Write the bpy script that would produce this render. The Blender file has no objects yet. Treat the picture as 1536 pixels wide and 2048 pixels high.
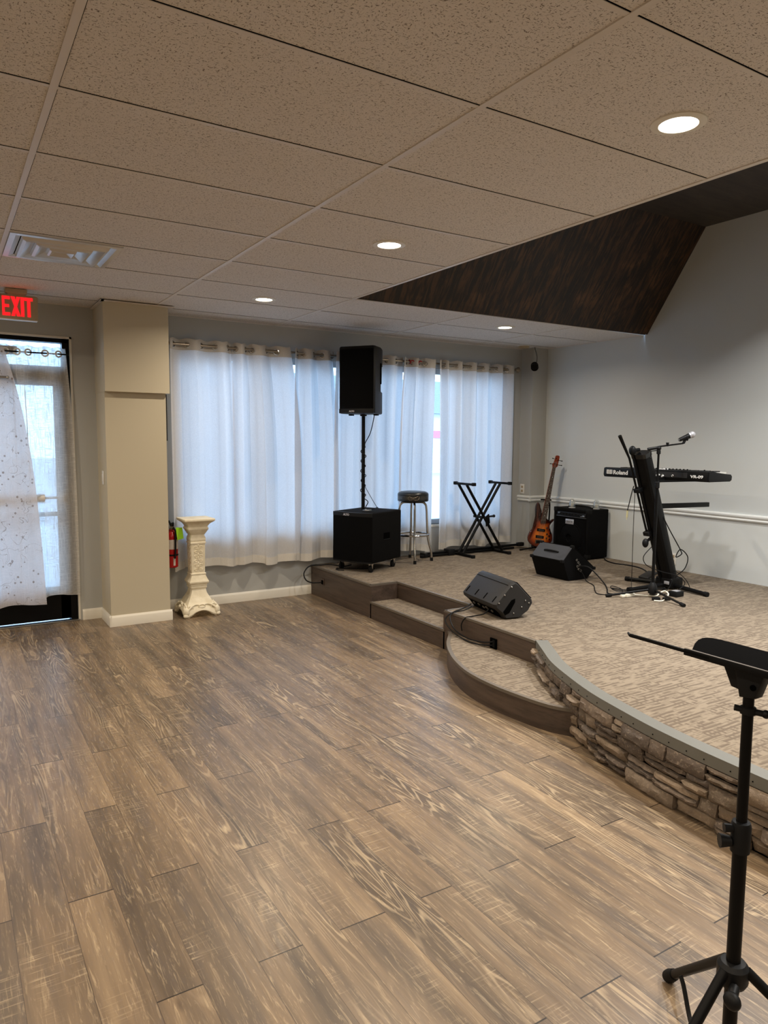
import bpy, bmesh, math, random
from mathutils import Vector, Matrix
R = random.Random(7)
PI = math.pi
sc = bpy.context.scene
COL = sc.collection
V = Vector

# ------------------------------------------------------------------ materials
def lin(r, g, b):
    f = lambda c: (c / 12.92 if c <= .04045 else ((c + .055) / 1.055) ** 2.4)
    return (f(r / 255), f(g / 255), f(b / 255), 1)

class NT:
    def __init__(s, name):
        s.m = bpy.data.materials.new(name); s.m.use_nodes = True
        s.t = s.m.node_tree; s.t.nodes.clear()
        s.out = s.n('ShaderNodeOutputMaterial')
    def n(s, kind, ins=None, **kw):
        nd = s.t.nodes.new(kind)
        for k, v in kw.items(): setattr(nd, k, v)
        if ins:
            for k, v in ins.items(): s.set(nd, k, v)
        return nd
    def set(s, nd, k, v):
        sock = nd.inputs[k]
        if isinstance(v, bpy.types.NodeSocket): s.t.links.new(v, sock)
        elif isinstance(v, bpy.types.Node): s.t.links.new(v.outputs[0], sock)
        else: sock.default_value = v
    def math(s, op, a, b=None, c=None, clamp=False):
        nd = s.n('ShaderNodeMath', operation=op, use_clamp=clamp)
        s.set(nd, 0, a)
        if b is not None: s.set(nd, 1, b)
        if c is not None: s.set(nd, 2, c)
        return nd.outputs[0]
    def mix(s, f, a, b, blend='MIX'):
        nd = s.n('ShaderNodeMix', data_type='RGBA', blend_type=blend)
        s.set(nd, 0, f); s.set(nd, 6, a); s.set(nd, 7, b)
        return nd.outputs[2]
    def ramp(s, f, stops):
        nd = s.n('ShaderNodeValToRGB'); s.set(nd, 0, f)
        el = nd.color_ramp.elements
        while len(el) < len(stops): el.new(.5)
        for e, (p, c) in zip(el, stops):
            e.position = p; e.color = c if len(c) == 4 else (*c, 1)
        return nd.outputs[0]
    def mapr(s, v, a, b, c=0., d=1.):
        nd = s.n('ShaderNodeMapRange', {0: v, 1: a, 2: b, 3: c, 4: d}); return nd.outputs[0]
    def coord(s, kind='Object'):
        return s.n('ShaderNodeTexCoord').outputs[kind]
    def uv(s, name):
        return s.n('ShaderNodeUVMap', uv_map=name).outputs[0]
    def scale(s, vec, sc3, rot=(0, 0, 0)):
        return s.n('ShaderNodeMapping', {'Vector': vec, 'Scale': sc3, 'Rotation': rot}).outputs[0]
    def noise(s, vec, scale=5., detail=3., rough=.5, dist=0., out=0):
        return s.n('ShaderNodeTexNoise', {'Vector': vec, 'Scale': scale, 'Detail': detail, 'Roughness': rough, 'Distortion': dist}).outputs[out]
    def bump(s, h, strength=.3, dist=.01):
        return s.n('ShaderNodeBump', {'Height': h, 'Strength': strength, 'Distance': dist}).outputs[0]
    def done(s, shader):
        s.t.links.new(shader.outputs[0] if isinstance(shader, bpy.types.Node) else shader, s.out.inputs[0]); return s.m
    def pbr(s, base, rough=.5, metal=0., spec=.5, normal=None, **kw):
        p = s.n('ShaderNodeBsdfPrincipled', {'Base Color': base, 'Roughness': rough, 'Metallic': metal, 'Specular IOR Level': spec})
        for k, v in kw.items(): s.set(p, k.replace('_', ' '), v)
        if normal is not None: s.set(p, 'Normal', normal)
        return p

def simple(name, rgb, rough=.5, metal=0., spec=.5, var=.08, nscale=12., bump=0., bscale=60.):
    t = NT(name); c = lin(*rgb); co = t.coord()
    n = t.noise(co, nscale, 3)
    lo = tuple(x * (1 - var) for x in c[:3]) + (1,); hi = tuple(min(1, x * (1 + var)) for x in c[:3]) + (1,)
    col = t.mix(n, lo, hi)
    nor = t.bump(t.noise(co, bscale, 3), bump, .003) if bump else None
    return t.done(t.pbr(col, rough, metal, spec, nor))

M = {}
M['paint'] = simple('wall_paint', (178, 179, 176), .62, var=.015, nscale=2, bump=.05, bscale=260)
M['white'] = simple('white_trim_paint', (226, 221, 208), .42, var=.02)
M['rail'] = simple('white_rail_paint', (224, 226, 224), .4, var=.02)
M['bar'] = simple('ceiling_bar_enamel', (214, 206, 196), .45, var=.02)
M['black'] = simple('black_plastic', (17, 18, 20), .5, spec=.22, var=.12, bump=.05, bscale=300)
M['blackmetal'] = simple('black_powder_coat', (9, 9, 10), .45, spec=.16, var=.1)
M['blackgloss'] = simple('black_gloss', (12, 12, 13), .18, var=.05)
M['rubber'] = simple('rubber', (14, 14, 15), .75, spec=.2)
M['grille'] = simple('speaker_grille', (6, 6, 7), .8, spec=.08, bump=.4, bscale=420)
M['carpetbox'] = simple('black_cabinet_covering', (9, 9, 10), .85, spec=.12, bump=.5, bscale=350)
M['wedgegrey'] = simple('dark_grey_plastic', (40, 39, 39), .5, spec=.25, bump=.08, bscale=320, var=.05)
M['wedgecarpet'] = simple('charcoal_cabinet_covering', (56, 58, 63), .9, bump=.5, bscale=300)
M['chrome'] = simple('chrome', (205, 205, 205), .12, 1., var=.02)
M['steel'] = simple('brushed_steel', (168, 166, 162), .3, 1., var=.04)
M['ventmetal'] = simple('vent_metal', (206, 202, 198), .3, .55, var=.03)
M['nickel'] = simple('dull_nickel', (150, 140, 126), .3, 1., var=.06)
M['badge'] = simple('badge_silver', (190, 190, 196), .35, .4)
M['letter'] = simple('white_lettering', (232, 232, 230), .5, var=.01)
M['beige'] = simple('beige_plastic', (170, 152, 122), .5)
M['plate'] = simple('white_plastic_plate', (228, 226, 220), .35, var=.02)
M['cable'] = simple('black_cable', (14, 14, 15), .5, spec=.2)
M['greycable'] = simple('grey_cable', (88, 90, 92), .5)
M['whitecable'] = simple('white_cable', (225, 221, 205), .5)
M['plugyellow'] = simple('cream_plug', (214, 208, 160), .4)
M['red'] = simple('red_enamel', (158, 8, 12), .25, var=.05)
M['ribbon'] = simple('red_ribbon', (150, 20, 24), .5)
M['tag'] = simple('lime_tag', (160, 222, 40), .6)
M['labelpaper'] = simple('paper_label', (196, 186, 178), .6, var=.25, nscale=60)
M['vinyl'] = simple('black_vinyl', (22, 24, 25), .3, bump=.1, bscale=180)
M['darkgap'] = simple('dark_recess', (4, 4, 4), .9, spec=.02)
M['traymetal'] = simple('matt_black_tray', (9, 9, 10), .9, spec=.02, var=.1)
M['winframe'] = simple('window_frame_paint', (176, 180, 184), .45)
M['beigepaint'] = simple('beige_wall_paint', (196, 187, 165), .62, var=.015, nscale=2, bump=.05, bscale=260)
M['rightpaint'] = simple('lit_wall_paint', (204, 208, 207), .6, var=.015, nscale=2, bump=.05, bscale=260)  # wall paint lightened and cooled, the light on this wall put into its colour
M['edging'] = simple('step_edging', (96, 88, 78), .5)
M['trimgrey'] = simple('grey_stage_trim', (106, 106, 101), .45, var=.06, nscale=6)
M['keywhite'] = simple('white_key', (224, 222, 214), .3)
M['asphalt'] = simple('asphalt', (176, 178, 180), .9, var=.1, nscale=3)
M['siding'] = simple('pale_siding', (235, 236, 232), .7)
M['roofgrey'] = simple('grey_roof', (120, 126, 130), .8)
M['redsign'] = simple('red_band', (206, 120, 124), .6)
M['fret'] = simple('rosewood', (58, 40, 32), .5, var=.2, nscale=40)
M['wire'] = simple('fret_wire', (190, 182, 160), .3, 1.)
M['headred'] = simple('mahogany_headstock', (128, 50, 26), .3, var=.12, nscale=20)

def m_plaster():
    t = NT('chalky_plaster'); co = t.coord()
    n = t.noise(co, 14, 5); d = t.noise(co, 70, 3)
    c = t.mix(t.mapr(n, .35, .65), lin(222, 212, 186), lin(238, 230, 208))
    return t.done(t.pbr(c, .8, normal=t.bump(t.math('ADD', n, t.math('MULTIPLY', d, .4)), .4, .006)))
M['plaster'] = m_plaster()

def m_floor():
    t = NT('laminate_planks')
    g = t.uv('grain'); e = t.uv('edge')
    rnd = t.n('ShaderNodeAttribute', attribute_name='plank').outputs
    rs = t.n('ShaderNodeSeparateColor', {0: rnd['Color']}).outputs
    r1, r2, r3 = rs[0], rs[1], rs[2]
    # long smoky streaks
    st = t.noise(t.scale(g, (13, .75, 1)), 1., 4, .55, .3)
    st2 = t.noise(t.scale(g, (16, 1.6, 1)), 1., 3, .5, .2)
    base = t.ramp(t.math('ADD', t.math('MULTIPLY', st, .86), t.math('MULTIPLY', r1, .13)),
                  [(.28, lin(73, 63, 54)), (.43, lin(97, 83, 68)), (.55, lin(119, 101, 81)), (.70, lin(140, 120, 95))])
    base = t.mix(t.mapr(st2, .52, .70, 0, .62), base, lin(90, 80, 73))
    # cathedral figure: bent pale lines, only on some planks
    wv = t.noise(t.scale(g, (9, .75, 1)), 1., 2, .4)
    rings = t.math('SINE', t.math('MULTIPLY', wv, 125.))
    rings = t.mapr(rings, .35, 1., 0, 1)
    msk = t.math('MULTIPLY', t.mapr(t.noise(t.scale(g, (5, 1.3, 1)), 1., 2), .45, .62), t.mapr(r2, .2, .6))
    fine = t.noise(t.scale(g, (150, 5, 1)), 1., 3, .6)
    fine2 = t.noise(t.scale(g, (95, 8, 1)), 1., 4, .7, 1.2)
    col = t.mix(t.math('MULTIPLY', t.math('MULTIPLY', rings, msk), .42), base, lin(206, 184, 150))
    col = t.mix(t.mapr(fine, .55, .75, 0, .30), col, lin(84, 68, 54))
    col = t.mix(t.mapr(fine2, .54, .72, 0, .40), col, lin(212, 190, 154))
    # cross saw marks
    saw = t.noise(t.scale(g, (7, 130, 1)), 1., 2, .5)
    sm = t.mapr(t.noise(t.scale(g, (6, 2.0, 1)), 1., 2), .52, .66)
    col = t.mix(t.math('MULTIPLY', t.mapr(saw, .56, .70, 0, .34), sm), col, lin(214, 194, 160))
    # knots
    vo = t.n('ShaderNodeTexVoronoi', {'Vector': t.scale(g, (5, 1.6, 1)), 'Scale': 1.2}).outputs[0]
    col = t.mix(t.mapr(vo, .02, .07, .5, 0.), col, lin(60, 48, 40))
    # seams
    s = t.n('ShaderNodeSeparateXYZ', {0: e}).outputs
    long = t.math('LESS_THAN', s[0], .0012); end = t.math('LESS_THAN', s[1], .0024)
    col = t.mix(t.math('MULTIPLY', long, .55), col, lin(48, 38, 32))
    col = t.mix(t.math('MULTIPLY', end, .9), col, lin(24, 19, 16))
    ro = t.mapr(fine, .3, .7, .29, .41)
    h = t.math('ADD', t.math('MULTIPLY', fine, .5), t.math('MULTIPLY', fine2, .5))
    return t.done(t.pbr(col, ro, spec=.5, normal=t.bump(h, .10, .002)))
M['floor'] = m_floor()

def m_carpet():
    t = NT('broken_line_carpet'); co = t.coord()
    sx = t.n('ShaderNodeSeparateXYZ', {0: co}).outputs
    def strokes(u, w, k, ln, th, seed):
        wob = t.noise(t.scale(co, (9, 9, 9)), 1., 2)
        q = t.math('ADD', t.math('MULTIPLY', w, k), t.math('MULTIPLY', wob, .55)); row = t.math('FLOOR', q)
        f = t.math('ABSOLUTE', t.math('SUBTRACT', t.math('SUBTRACT', q, row), .5))
        v3 = t.n('ShaderNodeCombineXYZ', {0: t.math('MULTIPLY', u, ln), 1: t.math('MULTIPLY', row, 7.31), 2: seed})
        on = t.mapr(t.noise(v3, 1., 1), .47, .53)
        return t.math('MULTIPLY', t.mapr(f, th + .10, th - .04), on)
    la = strokes(sx[0], sx[1], 39, 9, .24, 1.); la2 = strokes(sx[0], sx[1], 78, 13, .22, 5.)
    lb = strokes(sx[1], sx[0], 34, 20, .20, 9.)
    m = t.mapr(t.noise(t.scale(co, (6, 8, 1)), 1., 2), .47, .55)
    v = t.math('MAXIMUM', t.math('MAXIMUM', t.math('MULTIPLY', la, .78), t.math('MULTIPLY', la2, .5)), t.math('MULTIPLY', t.math('MULTIPLY', lb, m), .8))
    fz = t.noise(co, 420, 2); big = t.noise(co, 1.3, 2)
    c = t.mix(v, lin(136, 124, 108), lin(88, 77, 67))
    c = t.mix(t.mapr(fz, .3, .7, 0, .35), c, lin(84, 74, 64))
    c = t.mix(t.mapr(big, .35, .7, 0, .15), c, lin(130, 118, 104))
    return t.done(t.pbr(c, .95, spec=.1, normal=t.bump(t.math('ADD', fz, t.math('MULTIPLY', v, -.6)), .35, .004)))
M['carpet'] = m_carpet()

def m_wood(name, a, b, sc3, rough=.45):
    t = NT(name); co = t.coord()
    n = t.noise(t.scale(co, sc3), 1., 5, .6, .6)
    f = t.noise(t.scale(co, tuple(x * 6 for x in sc3)), 1., 3)
    c = t.mix(t.mapr(n, .32, .68), lin(*a), lin(*b))
    c = t.mix(t.mapr(f, .5, .75, 0, .5), c, lin(*[x * .65 for x in a]))
    return t.done(t.pbr(c, rough, normal=t.bump(f, .08, .002)))
M['riser'] = m_wood('dark_riser_wood', (58, 47, 40), (84, 69, 59), (9, 1.2, 16))

def m_darkpanel():
    t = NT('stained_plywood'); co = t.coord()
    n = t.noise(t.scale(co, (30, 4, 4)), 1., 5, .65, .8)
    n2 = t.noise(t.scale(co, (46, 5, 5)), 1., 3, .6, .2)
    p = t.noise(co, 3.2, 4, .6)
    c = t.mix(t.mapr(n, .44, .58), lin(24, 15, 9), lin(74, 48, 28))
    c = t.mix(t.mapr(n2, .53, .62, 0, .85), c, lin(18, 11, 7))
    c = t.mix(t.math('MULTIPLY', t.mapr(p, .54, .70, 0, .75), t.mapr(n, .45, .55)), c, lin(112, 78, 48))
    return t.done(t.pbr(c, .55, normal=t.bump(n2, .15, .003)))
M['darkpanel'] = m_darkpanel()
M['darkroof'] = m_wood('dark_grey_brown_boards', (46, 40, 36), (70, 62, 56), (2, 12, 2), .5)

def m_tile():
    t = NT('fissured_ceiling_tile'); co = t.coord()
    a = t.noise(t.scale(co, (78, 230, 78), (0, 0, .5)), 1., 2, .5, .6)
    b = t.noise(t.scale(co, (220, 95, 95), (0, 0, .3)), 1., 2, .5, .6)
    fine = t.noise(co, 260, 2)
    pits = t.math('MAXIMUM', t.mapr(a, .62, .66), t.mapr(b, .63, .67))
    c = t.mix(t.math('MULTIPLY', pits, .85), lin(224, 218, 211), lin(106, 93, 80))
    c = t.mix(t.mapr(fine, .4, .7, 0, .16), c, lin(150, 136, 122))
    return t.done(t.pbr(c, .9, spec=.2, normal=t.bump(t.math('MULTIPLY', pits, -1.), .5, .004)))
M['tile'] = m_tile()

def m_stone():
    t = NT('ledge_stone'); co = t.coord()
    r = t.n('ShaderNodeAttribute', attribute_name='stone').outputs['Color']
    n = t.noise(co, 16, 6, .65, .5); f = t.noise(co, 70, 4, .6)
    c = t.mix(t.mapr(n, .3, .7, 0, .55), r, lin(84, 72, 64))
    c = t.mix(t.mapr(f, .55, .72, 0, .5), c, lin(176, 158, 138))
    return t.done(t.pbr(c, .85, spec=.25, normal=t.bump(t.math('ADD', n, t.math('MULTIPLY', f, .5)), .6, .012)))
M['stone'] = m_stone()

def m_cloth(name, rgb, trans, transp=0., weave=0., pattern=False):
    t = NT(name); co = t.coord()
    n = t.noise(t.scale(co, (160, 160, 160)), 1., 2)
    c = t.mix(t.mapr(n, .3, .7), lin(*[x * .95 for x in rgb]), lin(*rgb))
    if weave:
        wx = t.noise(t.scale(co, (150, 150, 9)), 1., 2); wz = t.noise(t.scale(co, (16, 16, 170)), 1., 2)
        w = t.math('MAXIMUM', t.mapr(wx, .50, .64), t.mapr(wz, .50, .64))
    if pattern:
        vo = t.n('ShaderNodeTexVoronoi', {'Vector': t.scale(co, (24, 1, 21)), 'Scale': 1., 'Randomness': .9}, feature='F1').outputs[0]
        br = t.noise(t.scale(co, (13, 1, 10)), 1., 1, .3, 1.2)
        vine = t.math('LESS_THAN', t.math('ABSOLUTE', t.math('SUBTRACT', br, .5)), .008)
        sp = t.math('LESS_THAN', vo, .20)
        msk = t.math('MAXIMUM', sp, t.math('MULTIPLY', vine, t.mapr(t.noise(t.scale(co, (5, 1, 5)), 1., 1), .45, .55)))
        c = t.mix(t.math('MULTIPLY', msk, .7), c, lin(132, 106, 84))
    d = t.n('ShaderNodeBsdfDiffuse', {'Color': c}); tr = t.n('ShaderNodeBsdfTranslucent', {'Color': c})
    mx = t.n('ShaderNodeMixShader', {0: trans, 1: d, 2: tr})
    if transp:
        tp = t.n('ShaderNodeBsdfTransparent', {'Color': (1, 1, 1, 1)})
        f = t.math('MULTIPLY', t.math('SUBTRACT', 1., t.math('MULTIPLY', w, .72)), transp) if weave else transp
        mx = t.n('ShaderNodeMixShader', {0: f, 1: mx, 2: tp})
    return t.done(mx)
M['curtain'] = m_cloth('white_curtain_cloth', (240, 240, 242), .46)
M['header'] = m_cloth('curtain_header_cloth', (202, 197, 190), .12)
M['hem'] = m_cloth('curtain_hem_cloth', (238, 234, 226), .3)
M['sheer'] = m_cloth('sheer_linen', (244, 242, 238), .5, .26, weave=1.)
M['lace'] = m_cloth('embroidered_voile', (240, 236, 238), .5, .10, weave=1., pattern=True)

def m_glass():
    t = NT('window_glass')
    tp = t.n('ShaderNodeBsdfTransparent', {'Color': (.95, .97, .97, 1)})
    gl = t.n('ShaderNodeBsdfGlossy', {'Color': (1, 1, 1, 1), 'Roughness': .02})
    fr = t.n('ShaderNodeFresnel', {'IOR': 1.45})
    return t.done(t.n('ShaderNodeMixShader', {0: fr.outputs[0], 1: tp, 2: gl}))
M['glass'] = m_glass()
def m_jar():
    t = NT('clear_jar_glass')
    tp = t.n('ShaderNodeBsdfTransparent', {'Color': (.88, .90, .89, 1)})
    gl = t.n('ShaderNodeBsdfGlossy', {'Color': (1, 1, 1, 1), 'Roughness': .05})
    lw = t.n('ShaderNodeLayerWeight', {'Blend': .45})
    return t.done(t.n('ShaderNodeMixShader', {0: t.mapr(lw.outputs[1], 0, 1,   .2, .9), 1: tp, 2: gl}))
M['jar'] = m_jar()
def m_emit(name, rgb, s):
    t = NT(name); return t.done(t.n('ShaderNodeEmission', {'Color': (*rgb, 1), 'Strength': s}))
M['lens'] = m_emit('lamp_lens', (1, .90, .74), 9.)
M['exitred'] = m_emit('exit_letter_glow', (1, .012, .015), 1.25)

def m_guitar():
    t = NT('sunburst_lacquer'); uv = t.uv('burst')
    n = t.noise(t.scale(t.coord(), (60, 60, 8)), 1., 3)
    d = t.n('ShaderNodeSeparateXYZ', {0: uv}).outputs[0]
    c = t.ramp(d, [(0., lin(10, 6, 6)), (.24, lin(32, 10, 9)), (.46, lin(140, 54, 16)), (.85, lin(214, 116, 34))])
    c = t.mix(t.mapr(n, .4, .7, 0, .25), c, lin(120, 44, 14))
    return t.done(t.pbr(c, .2, spec=.5, Coat_Weight=.6, Coat_Roughness=.08))
M['burst'] = m_guitar()

# ------------------------------------------------------------------ mesh tools
class MB:
    def __init__(s): s.bm = bmesh.new()
    def _add(s, verts, faces):
        vs = [s.bm.verts.new(v) for v in verts]
        fs = []
        for f in faces:
            try: fs.append(s.bm.faces.new([vs[i] for i in f]))
            except ValueError: pass
        return vs, fs
    def box(s, x0, x1, y0, y1, z0, z1, bev=0., seg=2, mat=None):
        vs = [V((x, y, z)) for x in (x0, x1) for y in (y0, y1) for z in (z0, z1)]
        if mat is not None: vs = [mat @ v for v in vs]
        vs, fs = s._add(vs, [(0, 1, 3, 2), (4, 6, 7, 5), (0, 4, 5, 1), (2, 3, 7, 6), (0, 2, 6, 4), (1, 5, 7, 3)])
        if bev > 0:
            ed = list({e for f in fs for e in f.edges})
            bmesh.ops.bevel(s.bm, geom=ed, offset=bev, segments=seg, affect='EDGES', profile=.5)
        return s
    def prism(s, poly, d, mat=None, bev=0., seg=2):
        """poly: 3d points (planar), extruded by vector d"""
        d = V(d); n = len(poly); P = [V(p) for p in poly]
        vs = P + [p + d for p in P]
        if mat is not None: vs = [mat @ v for v in vs]
        fc = [tuple(range(n)), tuple(range(2 * n - 1, n - 1, -1))] + [(i, i + n, (i + 1) % n + n, (i + 1) % n) for i in range(n)]
        vs, fs = s._add(vs, fc)
        bmesh.ops.recalc_face_normals(s.bm, faces=fs)
        if bev > 0:
            ed = list({e for f in fs[:2] for e in f.edges})
            bmesh.ops.bevel(s.bm, geom=ed, offset=bev, segments=seg, affect='EDGES', profile=.5)
        return s
    def cyl(s, a, b, r, r2=None, seg=16, bev=0.):
        return s.tube([a, b], [r, r if r2 is None else r2], seg)
    def tube(s, pts, r, seg=10, closed=False, cap=True):
        P = [V(p) for p in pts]; n = len(P)
        rr = r if isinstance(r, (list, tuple)) else [r] * n
        T = []
        for i in range(n):
            if closed: t = P[(i + 1) % n] - P[i - 1]
            else: t = P[min(i + 1, n - 1)] - P[max(i - 1, 0)]
            T.append(t.normalized())
        u = T[0].orthogonal().normalized(); rings = []
        for i in range(n):
            u = u - T[i] * u.dot(T[i])
            u = u.normalized() if u.length > 1e-6 else T[i].orthogonal().normalized()
            w = T[i].cross(u)
            rings.append([P[i] + (u * math.cos(2 * PI * k / seg) + w * math.sin(2 * PI * k / seg)) * rr[i] for k in range(seg)])
        vs = [v for ring in rings for v in ring]; fc = []
        for i in range(n if closed else n - 1):
            j = (i + 1) % n
            for k in range(seg):
                fc.append((i * seg + k, i * seg + (k + 1) % seg, j * seg + (k + 1) % seg, j * seg + k))
        if not closed and cap:
            fc.append(tuple(range(seg - 1, -1, -1))); fc.append(tuple((n - 1) * seg + k for k in range(seg)))
        s._add(vs, fc); return s
    def lathe(s, prof, o=(0, 0, 0), axis=(0, 0, 1), seg=24, sx=1.):
        """prof: list of (radius, height)"""
        q = V((0, 0, 1)).rotation_difference(V(axis)); o = V(o)
        vs = []
        for r, h in prof:
            for k in range(seg):
                vs.append(o + q @ V((r * math.cos(2 * PI * k / seg) * sx, r * math.sin(2 * PI * k / seg), h)))
        n = len(prof); fc = []
        for i in range(n - 1):
            for k in range(seg):
                fc.append((i * seg + k, i * seg + (k + 1) % seg, (i + 1) * seg + (k + 1) % seg, (i + 1) * seg + k))
        if prof[0][0] > 1e-5: fc.append(tuple(range(seg - 1, -1, -1)))
        if prof[-1][0] > 1e-5: fc.append(tuple((n - 1) * seg + k for k in range(seg)))
        vs, fs = s._add(vs, fc)
        bmesh.ops.remove_doubles(s.bm, verts=vs, dist=1e-5)
        return s
    def torus(s, c, axis, R0, r, seg=24, rs=8):
        a = V(axis).normalized(); u = a.orthogonal().normalized(); w = a.cross(u); c = V(c)
        return s.tube([c + (u * math.cos(2 * PI * k / seg) + w * math.sin(2 * PI * k / seg)) * R0 for k in range(seg)], r, rs, closed=True)
    def ball(s, c, r, sx=1, sy=1, sz=1, u=16, v=10):
        m = Matrix.Translation(V(c)) @ Matrix.Diagonal((sx, sy, sz, 1))
        bmesh.ops.create_uvsphere(s.bm, u_segments=u, v_segments=v, radius=r, matrix=m); return s
    def quad(s, *p):
        s._add([V(q) for q in p], [tuple(range(len(p)))]); return s
    def grid(s, fn, nu, nv):
        vs = [V(fn(i / nu, j / nv)) for j in range(nv + 1) for i in range(nu + 1)]
        fc = [(j * (nu + 1) + i, j * (nu + 1) + i + 1, (j + 1) * (nu + 1) + i + 1, (j + 1) * (nu + 1) + i) for j in range(nv) for i in range(nu)]
        s._add(vs, fc); return s

ORG = {}
def _root(p):
    while p.parent: p = p.parent
    return p
def obj(name, mb, mat, parent=None, angle=35, fix=True):
    """links the shapes of mb (world coordinates) as one mesh object"""
    bm = mb.bm if isinstance(mb, MB) else mb
    if fix: bmesh.ops.recalc_face_normals(bm, faces=bm.faces[:])
    if parent is None:
        zs = [v.co for v in bm.verts]
        x0, x1 = min(v.x for v in zs), max(v.x for v in zs); y0, y1 = min(v.y for v in zs), max(v.y for v in zs)
        org = V(((x0 + x1) / 2, (y0 + y1) / 2, min(v.z for v in zs)))
    else: org = ORG[_root(parent)]
    bmesh.ops.translate(bm, verts=bm.verts[:], vec=-org)
    me = bpy.data.meshes.new(name); bm.to_mesh(me); bm.free()
    me.materials.append(M[mat] if isinstance(mat, str) else mat)
    me.polygons.foreach_set('use_smooth', [True] * len(me.polygons))
    me.set_sharp_from_angle(angle=math.radians(angle))
    o = bpy.data.objects.new(name, me); COL.objects.link(o)
    if parent is None: o.location = org; ORG[o] = org
    else: o.parent = parent
    return o
def tag(o, label, cat, group=None, kind=None):
    o['label'] = label; o['category'] = cat
    if group: o['group'] = group
    if kind: o['kind'] = kind
    return o
def thing(name, label, cat, loc, group=None):
    o = bpy.data.objects.new(name, None); COL.objects.link(o); o.location = loc; ORG[o] = V(loc)
    o.empty_display_size = .1
    return tag(o, label, cat, group)
def struct(name, mb, mat, parent=None, angle=35):
    o = obj(name, mb, mat, parent, angle)
    if parent is None: o['kind'] = 'structure'
    return o
def plabel(o, label): o['label'] = label; return o
def bez(pts, n=8):
    """smooth path through points (Catmull-Rom)"""
    P = [V(p) for p in pts]; out = []
    for i in range(len(P) - 1):
        p0, p1, p2, p3 = P[max(i - 1, 0)], P[i], P[i + 1], P[min(i + 2, len(P) - 1)]
        for k in range(n):
            t = k / n
            out.append(.5 * ((2 * p1) + (p2 - p0) * t + (2 * p0 - 5 * p1 + 4 * p2 - p3) * t * t + (3 * p1 - p0 - 3 * p2 + p3) * t ** 3))
    out.append(P[-1]); return out
def text_mb(s, size, o, xd, yd, depth=.002, bold=0., squash=1.):
    """lettering as solid geometry, placed at o with x along xd and y along yd"""
    cu = bpy.data.curves.new('lettering', 'FONT'); cu.body = s; cu.size = size; cu.extrude = depth / 2; cu.offset = bold
    cu.resolution_u = 4
    ob = bpy.data.objects.new('lettering', cu); COL.objects.link(ob)
    dg = bpy.context.evaluated_depsgraph_get(); me = bpy.data.meshes.new_from_object(ob.evaluated_get(dg))
    bpy.data.objects.remove(ob); bpy.data.curves.remove(cu)
    mb = MB(); mb.bm.from_mesh(me); bpy.data.meshes.remove(me)
    xd = V(xd).normalized(); yd = V(yd).normalized(); zd = xd.cross(yd)
    m = Matrix(((xd.x, yd.x, zd.x, o[0]), (xd.y, yd.y, zd.y, o[1]), (xd.z, yd.z, zd.z, o[2]), (0, 0, 0, 1))) @ Matrix.Diagonal((squash, 1, 1, 1))
    mb.bm.transform(m); return mb
def frame(o, ex, ey, ez):
    ex, ey, ez = V(ex), V(ey), V(ez)
    return Matrix(((ex.x, ey.x, ez.x, o[0]), (ex.y, ey.y, ez.y, o[1]), (ex.z, ey.z, ez.z, o[2]), (0, 0, 0, 1)))

# ------------------------------------------------------------------ dimensions
WY = 6.56; RX = 6.20; CH = 2.663; SH = .30       # window wall, right wall, ceiling, stage
LX = -3.6; FY = -4.2                             # unseen left and rear walls
HX = 2.792; HY0 = -2.2; HY1 = 5.0; HZ = 3.58     # raised well in the ceiling over the stage

# ------------------------------------------------------------------ floor
def build_floor():
    bm = bmesh.new(); uvg = bm.loops.layers.uv.new('grain'); uve = bm.loops.layers.uv.new('edge')
    colr = bm.loops.layers.float_color.new('plank')
    ed = []; n0 = -12
    for k in range(n0, 14):
        for o_ in (0, .170, .315): ed.append(1.02 + .446 * k + o_)
    rr = random.Random(3)
    for c in range(len(ed) - 1):
        idx = c + 3 * n0; x0, x1 = ed[c], ed[c + 1]
        if x0 < LX - .3 or x1 > RX + .2: continue
        off = 1.903 if idx % 2 == 0 else 2.496
        k = math.floor((FY - off) / 1.194)
        while off + k * 1.194 < WY:
            y0 = off + k * 1.194; y1 = y0 + 1.194; k += 1
            a, b = max(y0, FY), min(y1, WY + .2)
            # split along the seams so that the edge distance stays linear
            col = (rr.random(), rr.random(), rr.random(), 1); ou = rr.random() * 40; ov = rr.random() * 40
            xm, ym = (x0 + x1) / 2, (y0 + y1) / 2
            for (xa, xb) in ((x0, xm), (xm, x1)):
                for (ya, yb) in ((a, min(max(ym, a), b)), (min(max(ym, a), b), b)):
                    if yb - ya < 1e-4: continue
                    f = bm.faces.new([bm.verts.new((xa, ya, 0)), bm.verts.new((xb, ya, 0)), bm.verts.new((xb, yb, 0)), bm.verts.new((xa, yb, 0))])
                    for l in f.loops:
                        q = l.vert.co
                        l[uvg].uv = (q.x - x0 + ou, q.y - y0 + ov)
                        l[uve].uv = (min(q.x - x0, x1 - q.x), min(q.y - y0, y1 - q.y))
                        l[colr] = col
    return struct('floor', bm, 'floor')
build_floor()

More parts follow.
